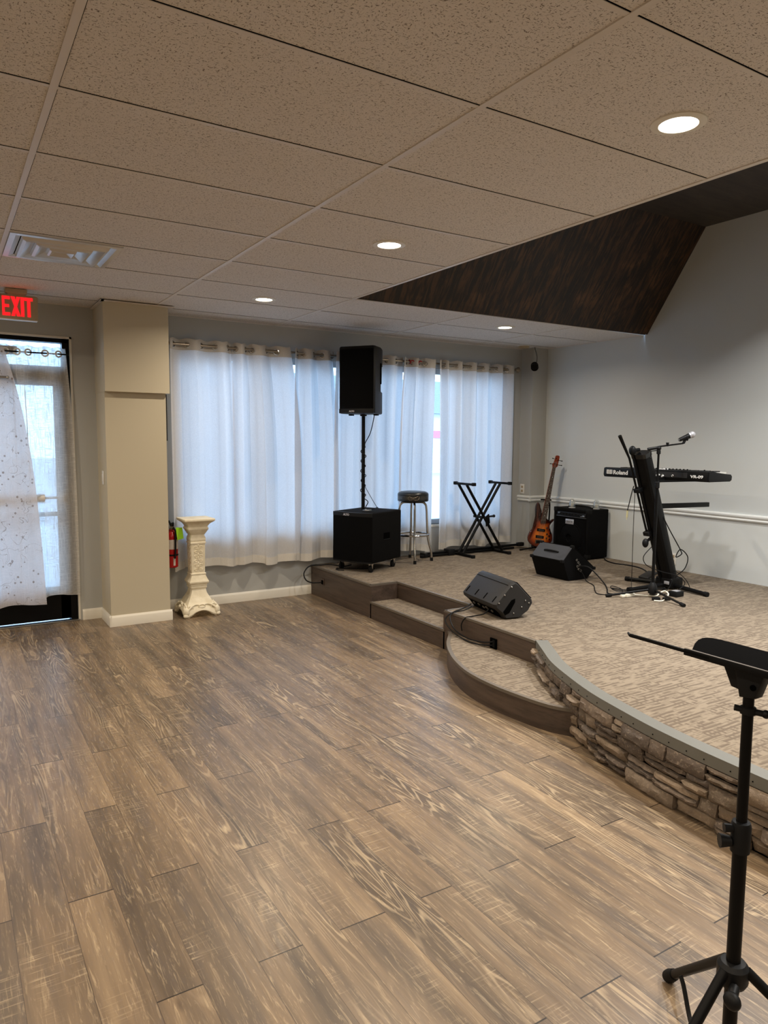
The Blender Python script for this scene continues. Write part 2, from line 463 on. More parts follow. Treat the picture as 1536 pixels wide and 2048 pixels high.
# ------------------------------------------------------------------ walls
DX0, DX1, DZ = -.10, .965, 2.40                  # door opening
WX0, WX1, WZ0, WZ1 = 1.80, 5.70, .63, 2.36       # window opening
T = .20
b = MB()
b.box(LX - T, DX0, WY, WY + T, 0, CH + 1.1)
b.box(DX0, DX1, WY, WY + T, DZ, CH + 1.1)
b.box(DX1, WX0, WY, WY + T, 0, CH + 1.1)
b.box(WX0, WX1, WY, WY + T, 0, WZ0); b.box(WX0, WX1, WY, WY + T, WZ1, CH + 1.1)
b.box(WX1, RX + T, WY, WY + T, 0, CH + 1.1)
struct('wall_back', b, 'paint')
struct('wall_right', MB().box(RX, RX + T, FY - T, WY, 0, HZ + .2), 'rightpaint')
struct('wall_left', MB().box(LX - T, LX, FY, WY, 0, CH + .2), 'paint')
struct('wall_front', MB().box(LX - T, RX, FY - T, FY, 0, HZ + .2), 'paint')
# pillar with the thicker upper casing
struct('wall_pillar', MB().box(1.15, 1.640, 6.185, WY, 0, CH).box(1.147, 1.662, 6.135, WY, 1.945, CH), 'beigepaint')
struct('wall_pilaster', MB().box(5.97, RX, 6.36, WY, 0, CH), 'paint')
# crooked angle trim round the pillar top
tr = MB().box(1.128, 1.70, 6.085, 6.14, 2.648, 2.655, mat=Matrix.Translation((0, 0, 0)))
tr.box(1.125, 1.15, 6.085, WY, 2.648, 2.655)
struct('trim_1', tr, 'bar')
# chair rail: two rounded beads, over wall and pilaster
def rail_profile(a, b, out):
    a, b, out = V(a), V(b), V(out)
    prof = [(0, .855), (.010, .855), (.016, .862), (.017, .870), (.012, .879), (.010, .884), (.012, .888), (.020, .894), (.023, .904), (.022, .914), (.016, .921), (0, .922)]
    mb = MB(); mb.prism([a + out * d + V((0, 0, z)) for d, z in prof], b - a); return mb
struct('trim_2', rail_profile((RX, FY, 0), (RX, 6.36, 0), (-1, 0, 0)), 'rail')
struct('trim_3', rail_profile((RX, 6.36, 0), (5.95, 6.36, 0), (0, -1, 0)), 'rail')
struct('trim_4', rail_profile((5.97, 6.34, 0), (5.97, WY, 0), (-1, 0, 0)), 'rail')
def base(a, b, out, h=.092, d=.015):
    a, b, out = V(a), V(b), V(out)
    prof = [(0, 0), (d, 0), (d, h * .80), (d * .8, h * .86), (d * .5, h * .94), (d * .3, h), (0, h)]
    return MB().prism([a + out * q + V((0, 0, z)) for q, z in prof], b - a)
struct('baseboard_back', base((1.64, WY, 0), (3.17, WY, 0), (0, -1, 0)), 'white')
struct('baseboard_doorside', base((.985, WY, 0), (1.15, WY, 0), (0, -1, 0)), 'white')
struct('baseboard_pillarside', base((1.15, 6.1695, 0), (1.15, WY, 0), (-1, 0, 0)), 'white')
struct('baseboard_pillar', base((1.1345, 6.185, 0), (1.655, 6.185, 0), (0, -1, 0)), 'white')

# ------------------------------------------------------------------ ceiling
b = MB()
b.box(LX, HX, FY, WY, CH, CH + .05); b.box(HX, RX, HY1, WY, CH, CH + .05); b.box(HX, RX, FY, HY0, CH, CH + .05)
ceil = struct('ceiling', b, 'tile')
g = MB(); zb = CH - .004
RXs = [.354 + 1.219 * k for k in range(-4, 5)]
for x in RXs:
    if x < LX: continue
    if x < HX - .05: g.box(x - .012, x + .012, FY, WY, zb, CH + .001)
    elif x < HX + .05: g.box(HX - .014, HX + .012, FY, WY, zb, CH + .001)
    elif x < RX: g.box(x - .012, x + .012, HY1, WY, zb, CH + .001)
for j in range(-12, 8):
    y = 1.960 + .6096 * j
    if y < FY: continue
    g.box(LX, RX if y > HY1 - .1 else HX, y - .009, y + .009, zb + .001, CH + .001)
g.box(HX, RX, HY1 - .012, HY1 + .012, zb, CH + .001)
g.box(LX, RX, WY - .014, WY, zb, CH + .001); g.box(RX - .014, RX, HY1, WY, zb, CH + .001)
struct('ceiling_grid', g, 'bar', ceil)
g = MB(); zg = CH - .0012  # thin dark strips along one side of the bars, painted gap shadows
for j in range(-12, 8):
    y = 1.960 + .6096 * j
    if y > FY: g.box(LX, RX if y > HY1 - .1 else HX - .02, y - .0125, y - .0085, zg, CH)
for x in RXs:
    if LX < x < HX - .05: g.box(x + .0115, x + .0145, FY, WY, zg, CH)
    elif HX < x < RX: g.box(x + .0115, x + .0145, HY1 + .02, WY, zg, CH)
struct('gap_shadow', g, 'darkgap', ceil)
# raised well above the stage: sloping stained panels and boarded top
w = MB()
w.quad((HX, HY1, CH), (RX, HY1 - .05, CH), (RX, 4.34, HZ), (HX, 4.34, HZ))
w.quad((HX, HY1 + .03, CH), (HX, 4.37, HZ), (RX, 4.37, HZ), (RX, HY1 - .02, CH))
struct('ceiling_slope', w, 'darkpanel')
struct('ceiling_top', MB().box(HX - .1, RX, HY0 - .1, 4.40, HZ, HZ + .05), 'darkroof')
struct('wall_well', MB().box(HX - .05, HX, HY0, HY1, CH + .002, HZ).box(HX, RX, HY0 - .05, HY0, CH + .002, HZ), 'darkpanel')

# recessed lights
LG = 'recessed ceiling lights'
def downlight(x, y, label):
    t = thing('downlight', label, 'ceiling light', (x, y, CH), LG)
    obj('trim_ring', MB().lathe([(.064, -.001), (.066, -.007), (.078, -.008), (.092, -.004), (.094, .002)], (x, y, CH), seg=40), 'white', t)
    obj('lens', MB().lathe([(.0001, -.004), (.05, -.004), (.064, -.002)], (x, y, CH), seg=40), 'lens', t)
downlight(2.227, 1.685, 'lit recessed ceiling light beside the dark raised well, largest and nearest')
downlight(2.205, 3.537, 'lit recessed ceiling light midway between the dark well corner and the air diffuser')
downlight(2.215, 5.405, 'lit recessed ceiling light above the white curtains near the pillar')
downlight(4.691, 5.402, 'lit recessed ceiling light in the tiles behind the dark sloping panel')

# air diffuser
vx0, vx1, vy0, vy1 = .367, .951, 4.412, 4.994; vx, vy = (vx0 + vx1) / 2, (vy0 + vy1) / 2
t = thing('air_vent', 'square silver metal air diffuser with nested louvres set in the ceiling grid', 'vent', (vx, vy, CH))
def sq_ring(prof):
    mb = MB(); vs = []; 
    for r, h in prof:
        vs += [V((vx - r, vy - r, CH + h)), V((vx + r, vy - r, CH + h)), V((vx + r, vy + r, CH + h)), V((vx - r, vy + r, CH + h))]
    fc = []
    for i in range(len(prof) - 1):
        for k in range(4): fc.append((4 * i + k, 4 * i + (k + 1) % 4, 4 * i + 4 + (k + 1) % 4, 4 * i + 4 + k))
    if prof[-1][0] < .12: fc.append(tuple(4 * (len(prof) - 1) + k for k in range(4)))
    mb._add(vs, fc); return mb
obj('frame', sq_ring([(.292, -.001), (.290, -.010), (.262, -.012), (.235, -.002), (.232, .0)]), 'ventmetal', t, 20)
for r in (.21, .135):
    obj('louvre', sq_ring([(r + .02, -.004), (r + .012, -.020), (r - .004, -.026), (r - .012, -.024), (r - .055, -.003)]), 'ventmetal', t, 20)
obj('centre_plate', sq_ring([(.078, -.004), (.070, -.022), (.060, -.027), (.0301, -.010)]), 'ventmetal', t, 20)
obj('throat', MB().box(vx - .24, vx + .24, vy - .24, vy + .24, CH - .0015, CH - .0005), 'darkgap', t)

# exit sign
ey = 6.07
t = thing('exit_sign', 'beige exit sign with glowing red letters hung from the ceiling above the door', 'exit sign', (.50, ey, 2.44))
obj('housing', MB().box(.390, .672, ey - .022, ey + .022, 2.437, 2.618, .012, 3), 'beige', t)
obj('canopy', MB().box(.455, .60, ey - .035, ey + .035, 2.625, CH - .003, .006).box(.47, .585, ey - .02, ey + .02, 2.605, 2.63), 'beige', t)
obj('lower_lip', MB().box(.398, .664, ey - .026, ey + .02, 2.434, 2.441, .002), 'plate', t)
LZ0, LZ1 = 2.462, 2.602
def letter(polys, x0, w):
    mb = MB()
    for p in polys: mb.prism([(x0 + u * w, ey - .0225, LZ0 + v * (LZ1 - LZ0)) for u, v in p], (0, -.003, 0))
    obj('letter', mb, 'exitred', t)
lx = .432
letter([[(0, 0), (.30, 0), (.30, 1), (0, 1)], [(.3, .84), (1, .84), (1, 1), (.3, 1)], [(.3, .43), (.88, .43), (.88, .58), (.3, .58)], [(.3, 0), (1, 0), (1, .16), (.3, .16)]], lx, .052)
letter([[(0, 1), (.42, 1), (.62, .52), (1., 0), (.6, 0), (.42, .40)], [(.62, 1), (1, 1), (.64, .5), (.40, 0), (0, 0), (.36, .52)]], lx + .058, .062)
letter([[(0, 0), (1, 0), (1, 1), (0, 1)]], lx + .123, .022)
letter([[(.32, 0), (.70, 0), (.70, .84), (.32, .84)], [(0, .84), (1, .84), (1, 1), (0, 1)]], lx + .148, .056)

# smoke detector and little hanging spot
t = thing('smoke_detector', 'small beige smoke detector on the ceiling in the corner', 'smoke detector', (5.75, 6.29, CH - .04))
obj('body', MB().lathe([(.062, -.001), (.064, -.012), (.056, -.030), (.03, -.036), (.0001, -.036)], (5.75, 6.29, CH), seg=28), 'beige', t)
obj('mount_plate', MB().lathe([(.074, 0), (.074, -.006), (.06, -.008)], (5.75, 6.29, CH), seg=28), 'plate', t)
t = thing('spot_lamp', 'small black spot lamp hanging by its cord in the ceiling corner', 'spot lamp', (5.93, 6.30, 2.40))
sx, sy, sz = 5.925, 6.29, 2.44
ax = V((-.55, -.62, -.35)).normalized(); c0 = V((sx, sy, sz))
obj('housing', MB().lathe([(.0001, -.05), (.026, -.05), (.036, -.03), (.04, .03), (.044, .05), (.036, .052), (.034, .035), (.0001, .03)], c0, ax, 20), 'blackmetal', t)
q = MB()
for k in range(5):
    a = k * 2 * PI / 5
    q.torus(c0 + ax * (-.03 + .012 * k), ax, .040, .0035, 18, 6)
obj('cooling_fins', q, 'blackmetal', t)
obj('cord', MB().tube(bez([c0 - ax * .045, (5.975, 6.31, 2.50), (5.985, 6.32, 2.57), (5.955, 6.32, 2.64), (5.95, 6.32, CH)]), .004, 6), 'cable', t)
obj('bracket', MB().tube(bez([(5.93, 6.31, 2.475), (5.95, 6.335, 2.47), (5.99, 6.36, 2.46)]), .007, 6), 'blackmetal', t)

# ------------------------------------------------------------------ window and door
fr = MB(); y0, y1 = WY + .06, WY + .12
fr.box(WX0, WX1, y0, y1, WZ1 - .05, WZ1); fr.box(WX0, WX1, y0, y1, WZ0, WZ0 + .05)
mull = [WX0 + .025, 2.62, 3.80, 5.08, WX1 - .025]
for x in mull: fr.box(x - .028, x + .028, y0, y1, WZ0, WZ1)
win = struct('window_1', fr, 'winframe')
for i in range(4):
    struct('window_pane', MB().box(mull[i] + .02, mull[i + 1] - .02, WY + .088, WY + .094, WZ0 + .04, WZ1 - .04), 'glass', win)
hk = MB()
for x in (2.925, 4.60, 4.69): hk.box(x - .02, x + .02, y0 - .012, y0, WZ1 - .042, WZ1 - .012)
hk.box(4.66, 4.70, y0 - .012, y0, WZ0 + .01, WZ0 + .04)
struct('window_clip', hk, 'blackmetal', win)
struct('window_sill', MB().box(WX0 - .02, WX1 + .02, WY - .012, WY + .06, WZ0 - .03, WZ0, .004), 'white', win)

d = MB(); jx1 = DX1 - .012
d.box(jx1 - .055, jx1, WY + .02, WY + .12, 0, DZ - .012); d.box(DX0, DX0 + .055, WY + .02, WY + .12, 0, DZ - .012)
d.box(DX0, jx1, WY + .02, WY + .12, DZ - .045, DZ - .012)
door = struct('door_1', d, 'blackmetal')
lf = MB(); ly0, ly1 = WY + .035, WY + .08; ax0, ax1 = DX0 + .054, jx1 - .054
lf.box(ax0, ax0 + .09, ly0, ly1, .02, 2.16); lf.box(ax1 - .075, ax1, ly0, ly1, .02, 2.16)
lf.box(ax0, ax1, ly0, ly1, 2.0, 2.16); lf.box(ax0, ax1, ly0, ly1, .02, .30); lf.box(ax0, ax1, ly0, ly1, .91, .945)
struct('door_leaf', lf, 'blackmetal', door)
struct('door_pane', MB().box(ax0 + .05, ax1 - .05, WY + .055, WY + .06, .28, .93).box(ax0 + .05, ax1 - .05, WY + .055, WY + .06, .93, 2.02), 'glass', door)
struct('transom_pane', MB().box(DX0 + .05, jx1 - .05, WY + .055, WY + .06, 2.15, DZ - .04), 'glass', door)
struct('panic_bar', MB().tube([(.0, WY - .01, 1.07), (.72, WY - .01, 1.07)], .036, 14).tube([(.72, WY - .01, 1.07), (.86, WY - .005, 1.07)], .011, 10).box(.83, .875, WY - .02, WY + .04, 1.03, 1.11, .004), 'plate', door)
struct('door_closer', MB().box(.20, .56, WY - .02, WY + .03, 2.235, 2.30, .006), 'blackmetal', door)
struct('threshold', MB().box(DX0, DX1, WY - .015, WY + .12, 0, .012, .003), 'steel', door)
struct('door_casing', MB().box(DX1 - .012, DX1 + .004, WY - .006, WY + .12, 0, DZ + .004).box(DX0, DX1 + .004, WY - .006, WY + .12, DZ - .012, DZ + .004), 'white', door)

# curtains ------------------------------------------------------------
def smooth(a, b, x):
    t_ = min(1, max(0, (x - a) / (b - a))); return t_ * t_ * (3 - 2 * t_)
def curtain(name, xs0, xs1, crossings, z0, z1, y, A, mat, seed, label, group, skew0=(0, 0), skew1=(0, 0), nu=190, nv=44, rodr=.0, parent=None, hem=.012, front0=True, ring='chrome'):
    """a cloth panel hanging from z1 to z0; crossings = where it passes the rod; skew = shift of its two edges (mid, bottom)"""
    if y == CY:
        xs0, xs1, crossings = xs0 * KX, xs1 * KX, [c * KX for c in crossings]
    rr = random.Random(seed); cs = [xs0 - .03] + list(crossings) + [xs1 + .03]
    def ph(x):
        for i in range(len(cs) - 1):
            if x <= cs[i + 1] or i == len(cs) - 2:
                return PI * (i + (x - cs[i]) / (cs[i + 1] - cs[i]))
    sgn = -1 if front0 else 1
    f1, f2, p1, p2 = rr.uniform(5, 9), rr.uniform(11, 17), rr.uniform(0, 6), rr.uniform(0, 6)
    def fn(u, v):
        z = z0 + (z1 - z0) * v; x = xs0 + (xs1 - xs0) * u
        d = 1 - v
        sn = math.sin(ph(x)); a = A * (1 + .12 * math.sin(PI * d) - .2 * d); yy = sgn * math.copysign(abs(sn) ** (1 - .25 * smooth(0, .3, d)), sn) * a
        yy += .010 * d * math.sin(f1 * x * 2 + p1 + 1.2 * d) + .006 * d * math.sin(f2 * x * 2 + p2 - 2 * d)
        k0 = skew0[0] * math.sin(PI * min(1, d)) + skew0[1] * (1 - (1 - d) ** 3); k1 = skew1[0] * math.sin(PI * min(1, d)) + skew1[1] * (1 - (1 - d) ** 3)
        xx = x + k0 * (1 - u) + k1 * u + .023 * smooth(.02, .2, d) * (.55 + .45 * math.sin(5.3 * x + p1)) * math.sin(2 * ph(x) + .5 * math.sin(3 * x)) * min(1, 4 * u, 4 * (1 - u)) + .006 * d * math.sin(9 * x + p2 + 3 * d)
        zz = z + (hem * (math.sin(11 * x + p1) + .6 * math.sin(23 * x + p2)) * (d if d > .9 else 0))
        if v > .985: zz += .006 * math.cos(2 * ph(x))
        return (xx, y + yy, zz)
    mb = MB(); mb.grid(fn, nu, nv)
    o = obj(name, mb, mat, parent, 180, fix=False)
    if parent is None: tag(o, label, 'curtain', group)
    if y == CY:
        H_ = z1 - z0
        for nm, va, vb in (('header_band', 1 - .098 / H_, 1.), ('bottom_hem', .0, .075 / H_)):
            hb_ = MB()
            def fb_(u, v, va=va, vb=vb):
                p = V(fn(u, va + (vb - va) * v)); q = V(fn(min(u + .004, 1), va + (vb - va) * v)) - V(fn(max(u - .004, 0), va + (vb - va) * v))
                nn_ = V((q.y, -q.x, 0)); nn_ = nn_.normalized() if nn_.length > 1e-9 else V((0, -1, 0))
                return p + nn_ * .0012
            hb_.grid(fb_, nu, 6 if nm == 'header_band' else 4); obj(nm, hb_, 'header' if nm == 'header_band' else 'hem', o, 180, fix=False)
    for x in crossings:
        h = .004; t0 = V((h, sgn * (math.sin(ph(x + h)) - math.sin(ph(x - h))) * A / 2, 0)); nrm = V((-t0.y, t0.x, 0)).normalized()
        # the eyelet lies in the cloth, turned partly to the room
        obj('grommet', MB().torus((x, y, z1 - .052), (nrm + V((0, .45 * (1 if nrm.y > 0 else -1), 0))).normalized(), .0235, .0066, 22, 8), ring, o)
    return o
CG = 'white grommet curtains along the window'
CY = 6.472; CA = .038; KX = CY / 6.445
curtain('curtain', 1.745, 2.325, [1.782, 1.911, 2.033, 2.166, 2.279], .385, 2.455, CY, CA, 'curtain', 1, 'white grommet curtain panel beside the pillar, behind the plaster pedestal', CG, skew1=(.01, .03))
curtain('curtain', 2.335, 2.893, [2.36, 2.447, 2.52, 2.65, 2.761], .372, 2.452, CY, CA, 'curtain', 2, 'white grommet curtain panel right of the one behind the plaster pedestal', CG, skew1=(.03, .10), front0=False)
curtain('curtain', 2.943, 3.372, [2.975, 3.049, 3.15, 3.25, 3.335], .372, 2.452, CY, CA, 'curtain', 3, 'white grommet curtain panel left of the tall pole speaker, between two narrow gaps', CG, skew0=(.0, -.02), skew1=(.01, .075))
curtain('curtain', 3.392, 4.215, [3.45, 3.55, 3.66, 3.77, 3.88, 4.004, 4.109], .372, 2.452, CY, CA, 'curtain', 4, 'white grommet curtain panel hanging directly behind the tall pole speaker', CG, skew0=(-.01, -.03), skew1=(0, -.01))
curtain('curtain', 4.20, 4.61, [4.235, 4.324, 4.401, 4.486], .365, 2.45, CY, CA, 'curtain', 5, 'white grommet curtain panel behind the bar stool, red ribbons at its rod', CG, skew0=(-.01, -.06), skew1=(0, -.03))
curtain('curtain', 4.655, 5.725, [4.70, 4.745, 4.794, 4.911, 4.99, 5.107, 5.195, 5.28, 5.375, 5.487, 5.58, 5.637], .365, 2.45, CY, CA, 'curtain', 6, 'white grommet curtain panel behind the keyboard stand, at the corner pilaster', CG, skew0=(0, .01), skew1=(0, .01), nu=300)
# rod
RZ = 2.402
RZ = 2.405
t = thing('curtain_rod', 'long brushed metal curtain rod above the stage windows', 'curtain rod', (3.7, CY, RZ))
obj('rod', MB().tube([(1.70, CY, RZ), (5.79, CY, RZ)], .0125, 14), 'nickel', t)
for x, s in ((1.70, -1), (5.79, 1)):
    obj('finial', MB().lathe([(.0125, 0), (.02, .004), (.016, .012), (.03, .03), (.036, .046), (.028, .06), (.0001, .066)], (x, CY, RZ), (s, 0, 0), 20), 'nickel', t)
for x in (1.705, 3.39, 5.745):
    obj('bracket', MB().tube([(x, CY, RZ - .014), (x, CY + .03, RZ - .018), (x, WY, RZ - .018)], .006, 8).box(x - .014, x + .014, WY - .006, WY, RZ - .06, RZ + .03, .003).tube([(x, CY + .004, RZ - .018), (x, CY + .015, RZ + .045)], .0035, 6), 'nickel', t)
for x, lab in ((4.300, 'red ribbon tied on the curtain rod, nearer the tall speaker'), (4.402, 'red ribbon tied on the curtain rod, nearer the window gap')):
    rb = MB().torus((x, CY - .006, RZ), (1, 0, .3), .018, .006, 16, 6).tube(bez([(x, CY - .022, RZ + .005), (x + .018, CY - .034, RZ + .012), (x + .034, CY - .036, RZ + .002)]), .006, 6)
    tag(obj('ribbon', rb, 'ribbon'), lab, 'ribbon', 'red ribbons on the curtain rod')
# cord dangling from the rod end behind the pillar
tag(obj('pull_cord', MB().tube(bez([(1.70, CY - .01, 2.44), (1.705, CY - .03, 2.36), (1.712, CY - .02, 2.2), (1.716, CY - .02, 1.9), (1.716, CY - .02, 1.55)]), .004, 6), 'cable'), 'thin dark cord hanging from the curtain rod end next to the pillar', 'cord')

# door sheers
DG = 'sheer curtains on the glass door'
curtain('sheer_curtain', .36, .915, [.475, .555, .635, .76, .86], .235, 2.305, 6.505, .016, 'sheer', 11, 'plain sheer linen curtain over the glass door', DG, skew1=(.01, .045), nu=100, ring='plate')
curtain('sheer_curtain', -.06, .455, [.0, .1, .2, .3, .4], .19, 2.285, 6.455, .018, 'lace', 12, 'embroidered white voile curtain with floral sprigs, slanting across the door', DG, skew1=(-.02, .235), nu=110, ring='plate')
t = thing('door_curtain_rod', 'thin dark curtain rod over the glass door', 'curtain rod', (.42, 6.505, 2.256))
obj('rod', MB().tube([(-.05, 6.505, 2.253), (.925, 6.505, 2.253)], .006, 8), 'blackmetal', t)
obj('finial', MB().ball((.93, 6.505, 2.253), .011), 'blackmetal', t)
t2 = thing('door_curtain_rod', 'short grey curtain rod stub lower on the door edge', 'curtain rod', (.40, 6.42, 2.04))
obj('rod', MB().tube([(-.05, 6.43, 2.04), (.47, 6.43, 2.04)], .010, 10), 'steel', t2)
obj('finial', MB().ball((.475, 6.43, 2.04), .013), 'steel', t2)

# ------------------------------------------------------------------ stage
stg = thing('stage', 'low stage with beige patterned carpet, dark wood risers and a curved stone front', 'stage', (4.6, 3.5, 0))
OUT = [(3.18, 3.286), (3.06, 3.10), (2.932, 2.894), (2.82, 2.64), (2.74, 2.421), (2.683, 2.189), (2.640, 1.98), (2.612, 1.75), (2.598, 1.55), (2.592, 1.40), (2.60, 1.15), (2.63, .85), (2.70, .50), (2.80, .10), (2.95, -.4), (3.10, -.9)]
OUTC = bez([(x, y, 0) for x, y in OUT], 5)
def offs(path, d):
    r = []
    for i, p in enumerate(path):
        tg = (path[min(i + 1, len(path) - 1)] - path[max(i - 1, 0)]).normalized()
        r.append(V((p.x + tg.y * -d, p.y + tg.x * d, 0)))     # +d to the stage side
    return r
INN = offs(OUTC, .065)
INN[0] = V((3.235, 3.30, 0))
top = [(RX - .002, 6.358), (5.968, 6.358), (5.968, WY - .002), (3.175, WY - .002), (3.175, 5.36), (3.455, 5.36), (3.455, 4.255), (3.175, 4.255), (3.175, 3.30)] + [(p.x, p.y) for p in INN] + [(RX - .002, -.9)]
c_ = MB(); c_.prism([(x, y, SH) for x, y in top], (0, 0, -.012)); obj('carpet', c_, 'carpet', stg)
ctop = [(RX, WY), (3.19, WY), (3.19, 5.345), (3.47, 5.345), (3.47, 4.27), (3.19, 4.27), (3.19, 3.30)] + [(p.x, p.y) for p in offs(OUTC, .05)] + [(RX, -.9)]
ri = MB()
def wallseg(a, b_, z0, z1, th=.018):
    a, b_ = V((*a, 0)), V((*b_, 0)); tg = (b_ - a).normalized(); n_ = V((-tg.y, tg.x, 0)) * th
    ri.prism([a + V((0, 0, z0)), b_ + V((0, 0, z0)), b_ + V((0, 0, z1)), a + V((0, 0, z1))], n_)
zt = SH - .012
wallseg((3.17, WY - .016), (3.17, 5.36), 0, zt); wallseg((3.152 + .018, 5.36), (3.452, 5.36), 0, zt, -.018)
wallseg((3.452, 5.36), (3.452, 4.255), 0, zt); wallseg((3.452, 4.255), (3.17, 4.255), 0, zt, -.018)
wallseg((3.17, 4.255), (3.17, 3.29), 0, zt)
obj('riser', ri, 'riser', stg)
ed = MB()
def strip(a, b_, z, w=.018, h=.014):
    a, b_ = V((*a, 0)), V((*b_, 0)); tg = (b_ - a).normalized(); n_ = V((-tg.y, tg.x, 0)) * w
    ed.prism([a - n_ * .25 + V((0, 0, z - h)), a + n_ + V((0, 0, z - h)), a + n_ + V((0, 0, z + .002)), a - n_ * .25 + V((0, 0, z + .002))], b_ - a)
strip((3.17, WY - .016), (3.17, 5.36), SH); strip((3.17, 5.36), (3.452, 5.36), SH); strip((3.452, 5.36), (3.452, 4.255), SH); strip((3.452, 4.255), (3.17, 4.255), SH); strip((3.17, 4.255), (3.17, 3.29), SH)
obj('edging', ed, 'edging', stg)
# straight step in the notch
S2 = .15
sp = obj('step', MB().prism([(3.17, 4.256, S2 - .012), (3.17, 5.358, S2 - .012), (3.45, 5.358, S2 - .012), (3.45, 4.256, S2 - .012)], (0, 0, -(S2 - .012))), 'riser', stg)
obj('tread_carpet', MB().box(3.178, 3.45, 4.256, 5.358, S2 - .012, S2), 'carpet', sp)
ed = MB(); strip((3.17, 5.358), (3.17, 4.256), S2); obj('tread_edging', ed, 'edging', sp)
# curved lower step
CV = bez([(3.172, 4.215, 0), (3.127, 4.14, 0), (2.959, 3.938, 0), (2.802, 3.665, 0), (2.708, 3.393, 0), (2.683, 3.136, 0), (2.700, 2.90, 0), (2.735, 2.72, 0), (2.80, 2.60, 0)], 6)
poly = [p for p in CV] + [V((2.93, 2.80, 0)), V((3.172, 3.25, 0))]
sp = obj('step', MB().prism([p + V((0, 0, S2 - .012)) for p in poly], (0, 0, -(S2 - .012))), 'riser', stg, 50)
inn = offs(CV, .020)
obj('tread_carpet', MB().prism([p + V((0, 0, S2)) for p in inn] + [V((2.93, 2.80, S2)), V((3.17, 3.25, S2))], (0, 0, -.012)), 'carpet', sp)
def ribbon_solid(A_, B_, z0, z1, z0b=None):
    mb = MB(); n = len(A_); vs = []
    for a, b_ in zip(A_, B_):
        vs += [V((a.x, a.y, z1)), V((b_.x, b_.y, z1)), V((b_.x, b_.y, z0)), V((a.x, a.y, z0))]
    fc = [(4 * i + k, 4 * i + (k + 1) % 4, 4 * i + 4 + (k + 1) % 4, 4 * i + 4 + k) for i in range(n - 1) for k in range(4)]
    fc += [(0, 1, 2, 3), tuple(4 * (n - 1) + k for k in (3, 2, 1, 0))]
    mb._add(vs, fc); return mb
obj('tread_edging', ribbon_solid(offs(CV, -.006), inn, S2 - .016, S2 + .002), 'edging', sp, 50)
# grey trim over the stone front
etr = obj('edge_trim', ribbon_solid(offs(OUTC, -.008), offs(OUTC, .068), .256, SH + .006), 'trimgrey', stg, 50)
nl = MB(); L_ = 0; last = None
for i, p in enumerate(offs(OUTC, -.0095)):
    if last is not None: L_ += (p - last).length
    last = p
    if L_ > .085: L_ = 0; nl = MB(); nl.ball((p.x, p.y, .275), .0028, u=8, v=6); obj('trim_nail', nl, 'darkgap', etr)
# ledge stones
def stones():
    bm = bmesh.new(); colr = bm.loops.layers.float_color.new('stone')
    path = OUTC; L = [0.]
    for i in range(1, len(path)): L.append(L[-1] + (path[i] - path[i - 1]).length)
    tot = L[-1]
    def at(s_):
        s_ = min(max(s_, 0), tot)
        for i in range(1, len(L)):
            if s_ <= L[i]:
                f = (s_ - L[i - 1]) / (L[i] - L[i - 1]); p = path[i - 1].lerp(path[i], f); tg = (path[i] - path[i - 1]).normalized(); break
        return p, V((tg.y, -tg.x, 0))            # outward
    pal = [(118, 106, 95), (132, 119, 105), (106, 95, 86), (144, 128, 110), (122, 110, 99), (96, 87, 80), (136, 121, 104), (114, 105, 98)]
    rows = [0, .064, .122, .190, .254]
    rr = random.Random(21)
    for r in range(4):
        s_ = .005 + rr.uniform(-.04, .0)
        while s_ < min(tot, 3.4):
            ln = rr.choice([.09, .13, .17, .21, .26]) * rr.uniform(.85, 1.15)
            sub = rr.random() < .30 and rows[r + 1] - rows[r] > .05
            cells = [(rows[r], rows[r + 1])] if not sub else [(rows[r], (rows[r] + rows[r + 1]) / 2), ((rows[r] + rows[r + 1]) / 2, rows[r + 1])]
            for za, zb_ in cells:
                za += .0022; zb_ -= .0022
                prot = rr.uniform(.012, .044); tilt = rr.uniform(-.008, .010); kf = rr.uniform(.84, 1.1); c = lin(*[v_ * kf for v_ in rr.choice(pal)])
                nu, nv = max(3, int(ln / .025)), 4; grid = []
                for j in range(nv + 1):
                    row = []
                    for i in range(nu + 1):
                        u, v_ = i / nu, j / nv
                        p, n_ = at(s_ + .0025 + (ln - .005) * u)
                        edge = min(min(u, 1 - u) * ln, min(v_, 1 - v_) * (zb_ - za))
                        d_ = prot + tilt * (v_ - .5) * 2 + rr.uniform(-.004, .004)
                        if edge < .0005: d_ -= .011 + rr.uniform(0, .005)
                        row.append(bm.verts.new((p.x + n_.x * d_, p.y + n_.y * d_, za + (zb_ - za) * v_ + (rr.uniform(-.002, .002) if 0 < v_ < 1 else 0))))
                    grid.append(row)
                back = []
                for j in (0, nv):
                    back.append([bm.verts.new((lambda pn, z_: (pn[0].x - pn[1].x * .03, pn[0].y - pn[1].y * .03, z_))(at(s_ + .0025 + (ln - .005) * i / nu), za if j == 0 else zb_)) for i in range(nu + 1)])
                fs = []
                for j in range(nv):
                    for i in range(nu): fs.append(bm.faces.new((grid[j][i], grid[j][i + 1], grid[j + 1][i + 1], grid[j + 1][i])))
                for i in range(nu):
                    fs.append(bm.faces.new((back[0][i], back[0][i + 1], grid[0][i + 1], grid[0][i])))
                    fs.append(bm.faces.new((grid[nv][i], grid[nv][i + 1], back[1][i + 1], back[1][i])))
                for k in (0, nu):
                    fs.append(bm.faces.new([back[0][k]] + [grid[j][k] for j in range(nv + 1)] + [back[1][k]]))
                for f in fs:
                    for l in f.loops: l[colr] = c
            s_ += ln
    return bm
obj('stone_facing', stones(), 'stone', stg, 40)
obj('stone_backing', ribbon_solid(offs(OUTC, .002), offs(OUTC, .05), 0, .252), 'darkgap', stg)
